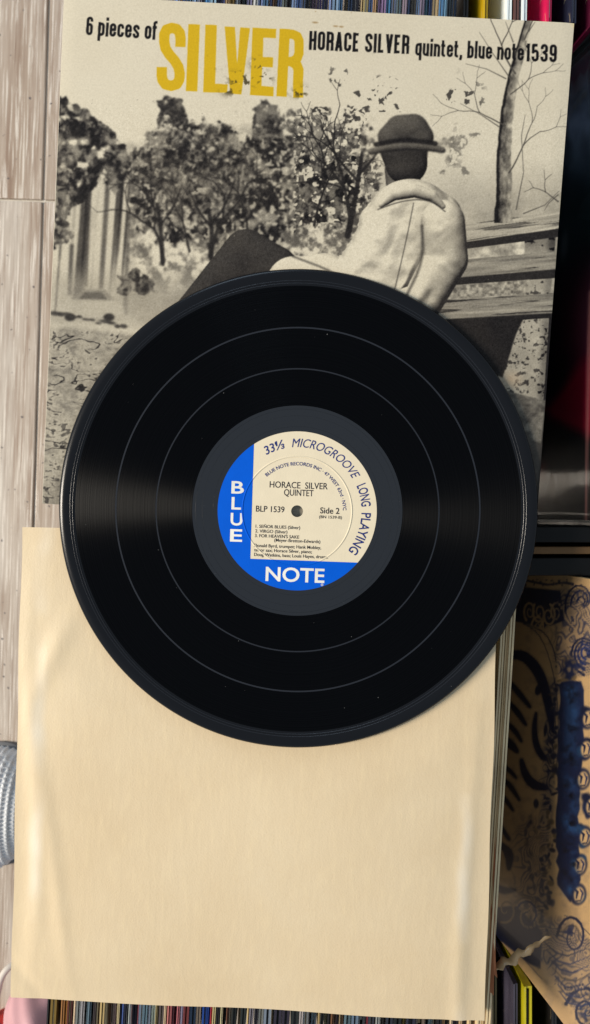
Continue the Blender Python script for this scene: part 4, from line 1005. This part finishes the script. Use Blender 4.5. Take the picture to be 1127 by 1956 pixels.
# divider boards between the two groups
M_black = plain('black_plastic', (.006, .006, .006), .5, .2, .2, 200)
M_brown = plain('brown_board', lc(120, 90, 58), .7, .3, .3, 300)
cr = empty('crate_divider', Matrix.Translation((0, 0, 0))); tag(cr, 'black crate divider with a thin brown board between two covers at right', 'crate divider')
link('rib', boxes_mesh('rib', [(.124, .40, -.0205, -.0100, .0, .305)], .0012), M_black, cr)
link('board', boxes_mesh('board', [(.124, .40, -.0285, -.0235, .0, .300)], .0006), M_brown, cr)
link('rib', boxes_mesh('rib', [(.124, .40, -.0430, -.0310, .0, .302)], .0012), M_black, cr)
link('added_crate_base', boxes_mesh('added_crate_base', [(.135, .40, -.70, .66, .0022, .006)], .001), M_black, cr)  # black base added to stand in for the deep shade of the gap
link('added_crate_wall', boxes_mesh('added_crate_wall', [(.395, .402, -.70, .66, .0065, .30)], .001), M_black, cr)  # unseen wall, added with the base to keep the gap dark

# far group beyond the dark cover
FARR = [(936, 'yellow', (196, 160, 22), 'yellow and black album cover seen above the jacket near its right end'), (983, 'white', (240, 250, 252), 'wide bright white album cover beyond the top edge of the jacket'), (997, 'brown', (96, 66, 62), 'thin brown album cover between two white ones above the jacket'),
        (1013, 'white', (240, 250, 252), 'narrow white album cover beside the magenta one above the jacket'), (1061, 'magenta', (190, 24, 76), 'magenta album cover above the top right part of the jacket'), (1108, 'navy', (30, 34, 52), 'dark navy album cover right of the magenta one at top'), (1150, 'crimson', (74, 16, 40), 'dark crimson album cover at the top right corner')]
for (p, nm, rgb, lb) in FARR:
    x0 = (p - CX)/F_PX*.492
    ln_ = R(4 if nm == 'yellow' else 8)
    stood_sleeve(x0 - .322*math.sin(ln_), .0034, .477, .322, R(-1.0), rgb, 0, 1, lb, 'covers standing at top right', plastic=False, lean=ln_)
bkp = stood_sleeve((902 - CX)/F_PX*.492, .0034, .482, .316, R(-1.), (24, 24, 24), 2, 0, 'black album cover left of the yellow one above the jacket', 'covers standing at top right')

# near group below the ornate cover
for (x0, th_, Yc_, zt, rgb, rz, lb) in ((.1575, .0036, -.5170, .215, (40, 36, 10), 0., 'dim olive album cover deep in the gap at lower right'), (.1680, .0034, -.5165, .236, (60, 56, 68), 0., 'mauve album cover in hazy plastic deep in the lower right gap'),
                                        (.1762, .0062, -.5160, .240, (168, 158, 22), 0., 'bright yellow album cover standing in the lower right gap'), (.1960, .0040, -.5180, .240, (24, 22, 22), 0., 'black album cover right of the yellow one at lower right')):
    stood_sleeve(x0, th_, Yc_, zt, R(rz), rgb, 2, 1, lb, 'covers standing at lower right')

# torn strip of packing film caught between the sleeves
V, Fc = [], []
P0, P1, P2 = at(938, 1853, .50), at(985, 1832, .51), at(1052, 1786, .525)
n = 26
for k in range(n + 1):
    t = k/n; p = P0*(1-t)**2 + P1*2*t*(1-t) + P2*t*t
    wd = .0040*(1 - .72*t) + .0006*math.sin(k*1.9); tw = 1.1 + 2.6*t
    s = Vector((.35, .75*math.cos(tw), .75*math.sin(tw))).normalized()
    c = p + Vector((0, .001*math.sin(k*1.1), .0012*math.sin(k*.8)))
    V += [c + s*wd, c + Vector((0, 0, .0008)), c - s*wd]
for k in range(n):
    a = k*3; Fc += [(a, a+1, a+4, a+3), (a+1, a+2, a+5, a+4)]
me = mesh_of('torn_film_strip', V, Fc, True)
tf = link('torn_film_strip', me, plain('old_yellowed_film', lc(176, 150, 112), .25, .6, .4, 120))
so = tf.modifiers.new('thickness', 'SOLIDIFY'); so.thickness = .0004
tag(tf, 'torn yellowed strip of film sticking out across the ornate cover', 'film strip')
# torn brown wrapper at the near end of the row
V = [at(933, 1600, .50), at(946, 1600, .497), at(947, 1840, .497), at(950, 1868, .495), at(944, 1862, .496), at(943, 1902, .496), at(938, 1896, .497), at(927, 1900, .499)]
V += [v + Vector((0.0004, 0, -.05)) for v in V]
nn = 8; Fc = [tuple(range(nn))[::-1]] + [(k, (k+1) % nn, (k+1) % nn + nn, k + nn) for k in range(nn)]
tw = link('torn_paper_wrapper', mesh_of('torn_paper_wrapper', V, Fc), plain('brown_paper', lc(176, 112, 74), .7, .3, .5, 200))
tag(tw, 'torn reddish brown paper wrapper along the right edge of the near row', 'paper wrapper')

# ------------------------------------------------------------------ things on the floor at the lower left
def knit_material():
    t = NT('grey_wool'); v = t.coord(); f = t.noise(v, 900, 3)
    t.l(t.ramp(f, [(.3, lc(214, 216, 220)), (.7, lc(245, 245, 245))]), t.b.inputs['Base Color']); t.set(Roughness=.9); t.b.inputs['Sheen Weight'].default_value = .3
    t.bump(f, .6, .001); return t.m
M_knit = knit_material()
sc_ = at(-26, 1560, .775)
slp = empty('knitted_slipper', Matrix.Translation((sc_.x, sc_.y, 0)) @ Matrix.Rotation(R(-3), 4, 'Z')); tag(slp, 'light grey ribbed knitted slipper on the floor at left edge', 'slipper')
V, Fc = [], []; nu, nv = 220, 120
for a in range(nv + 1):
    ph = math.pi/2 * a/nv
    for b in range(nu):
        th = 2*math.pi*b/nu
        cx_, sy_ = math.cos(th), math.sin(th)
        ex = .046*(1 + .10*sy_); ey = .062
        rr_ = math.sin(ph)**.75
        x, y, z = ex*cx_*rr_, ey*sy_*rr_, .004 + .052*math.cos(ph)**.8
        rib = math.cos(x/.0062*2*math.pi); st_ = math.cos(y/.0042*2*math.pi + (math.pi if rib > 0 else 0))
        d = .0008*rib + .0009*st_*abs(rib)
        nrm = Vector((x/ex**2, y/ey**2, z/.052**2)).normalized()
        V.append(Vector((x, y, z)) + nrm*d)
for a in range(nv):
    for b in range(nu):
        b2 = (b+1) % nu; Fc.append((a*nu+b, (a+1)*nu+b, (a+1)*nu+b2, a*nu+b2))
link('knit_upper', mesh_of('knit_upper', V, Fc, True), M_knit, slp)
V = [(.050*math.cos(2*math.pi*k/48), .066*math.sin(2*math.pi*k/48), z) for z in (.0005, .006) for k in range(48)]
link('sole', mesh_of('sole', V, [tuple(range(48))[::-1], tuple(range(48, 96))] + [(k, (k+1) % 48, (k+1) % 48 + 48, k + 48) for k in range(48)], True), plain('grey_sole', lc(120, 120, 122), .8), slp)
pts = [at(-30, 1960, .80), at(-12, 1925, .795), at(-4, 1895, .79), at(2, 1870, .785), at(14, 1851, .785), at(34, 1840, .79), at(60, 1842, .797), at(80, 1860, .80)]
pts = [Vector(p) for p in pts]; pp = []
for k in range(len(pts) - 1):
    for q in range(6):
        t = q/6; p0_, p1_, p2_, p3_ = pts[max(k-1, 0)], pts[k], pts[k+1], pts[min(k+2, len(pts)-1)]
        pp.append(.5*((2*p1_) + (-p0_ + p2_)*t + (2*p0_ - 5*p1_ + 4*p2_ - p3_)*t*t + (-p0_ + 3*p1_ - 3*p2_ + p3_)*t**3))
tag(link('cord', tube_mesh('cord', pp, .0034, 12), plain('pale_cord', lc(206, 198, 190), .6, .4)), 'pale looped cord on the floor at lower left corner', 'cord')
def blob(name, c, rx, ry, rz_, mat, amp, seed, label_, cat):
    bm = bmesh.new(); bmesh.ops.create_icosphere(bm, subdivisions=5, radius=1)
    for v in bm.verts:
        p = v.co; f = 1 + amp*math.sin(p.x*5 + seed)*math.cos(p.y*4 - seed) + amp*.6*math.sin((p.x + p.y)*9 + 2*seed)
        v.co = Vector((p.x*rx*f, p.y*ry*f, max(p.z*rz_*f, -rz_*.55)))
    me = bpy.data.meshes.new(name); bm.to_mesh(me); bm.free(); me.polygons.foreach_set('use_smooth', [True]*len(me.polygons))
    o = link(name, me, mat); o.location = c; tag(o, label_, cat); return o
c = at(62, 1965, .74); blob('pink_bundle', (c.x, c.y, .034), .036, .033, .060, plain('pink_cloth', lc(196, 152, 158), .55, .4, .2, 120), .045, 1.3, 'crumpled pink cloth bundle on floor under sleeve corner', 'cloth')
c = at(0, 1972, .79); blob('red_bundle', (c.x, c.y, .010), .016, .012, .018, plain('red_cloth', lc(170, 40, 36), .6, .4, .2, 120), .05, 2.1, 'small red cloth scrap at bottom left corner', 'cloth')
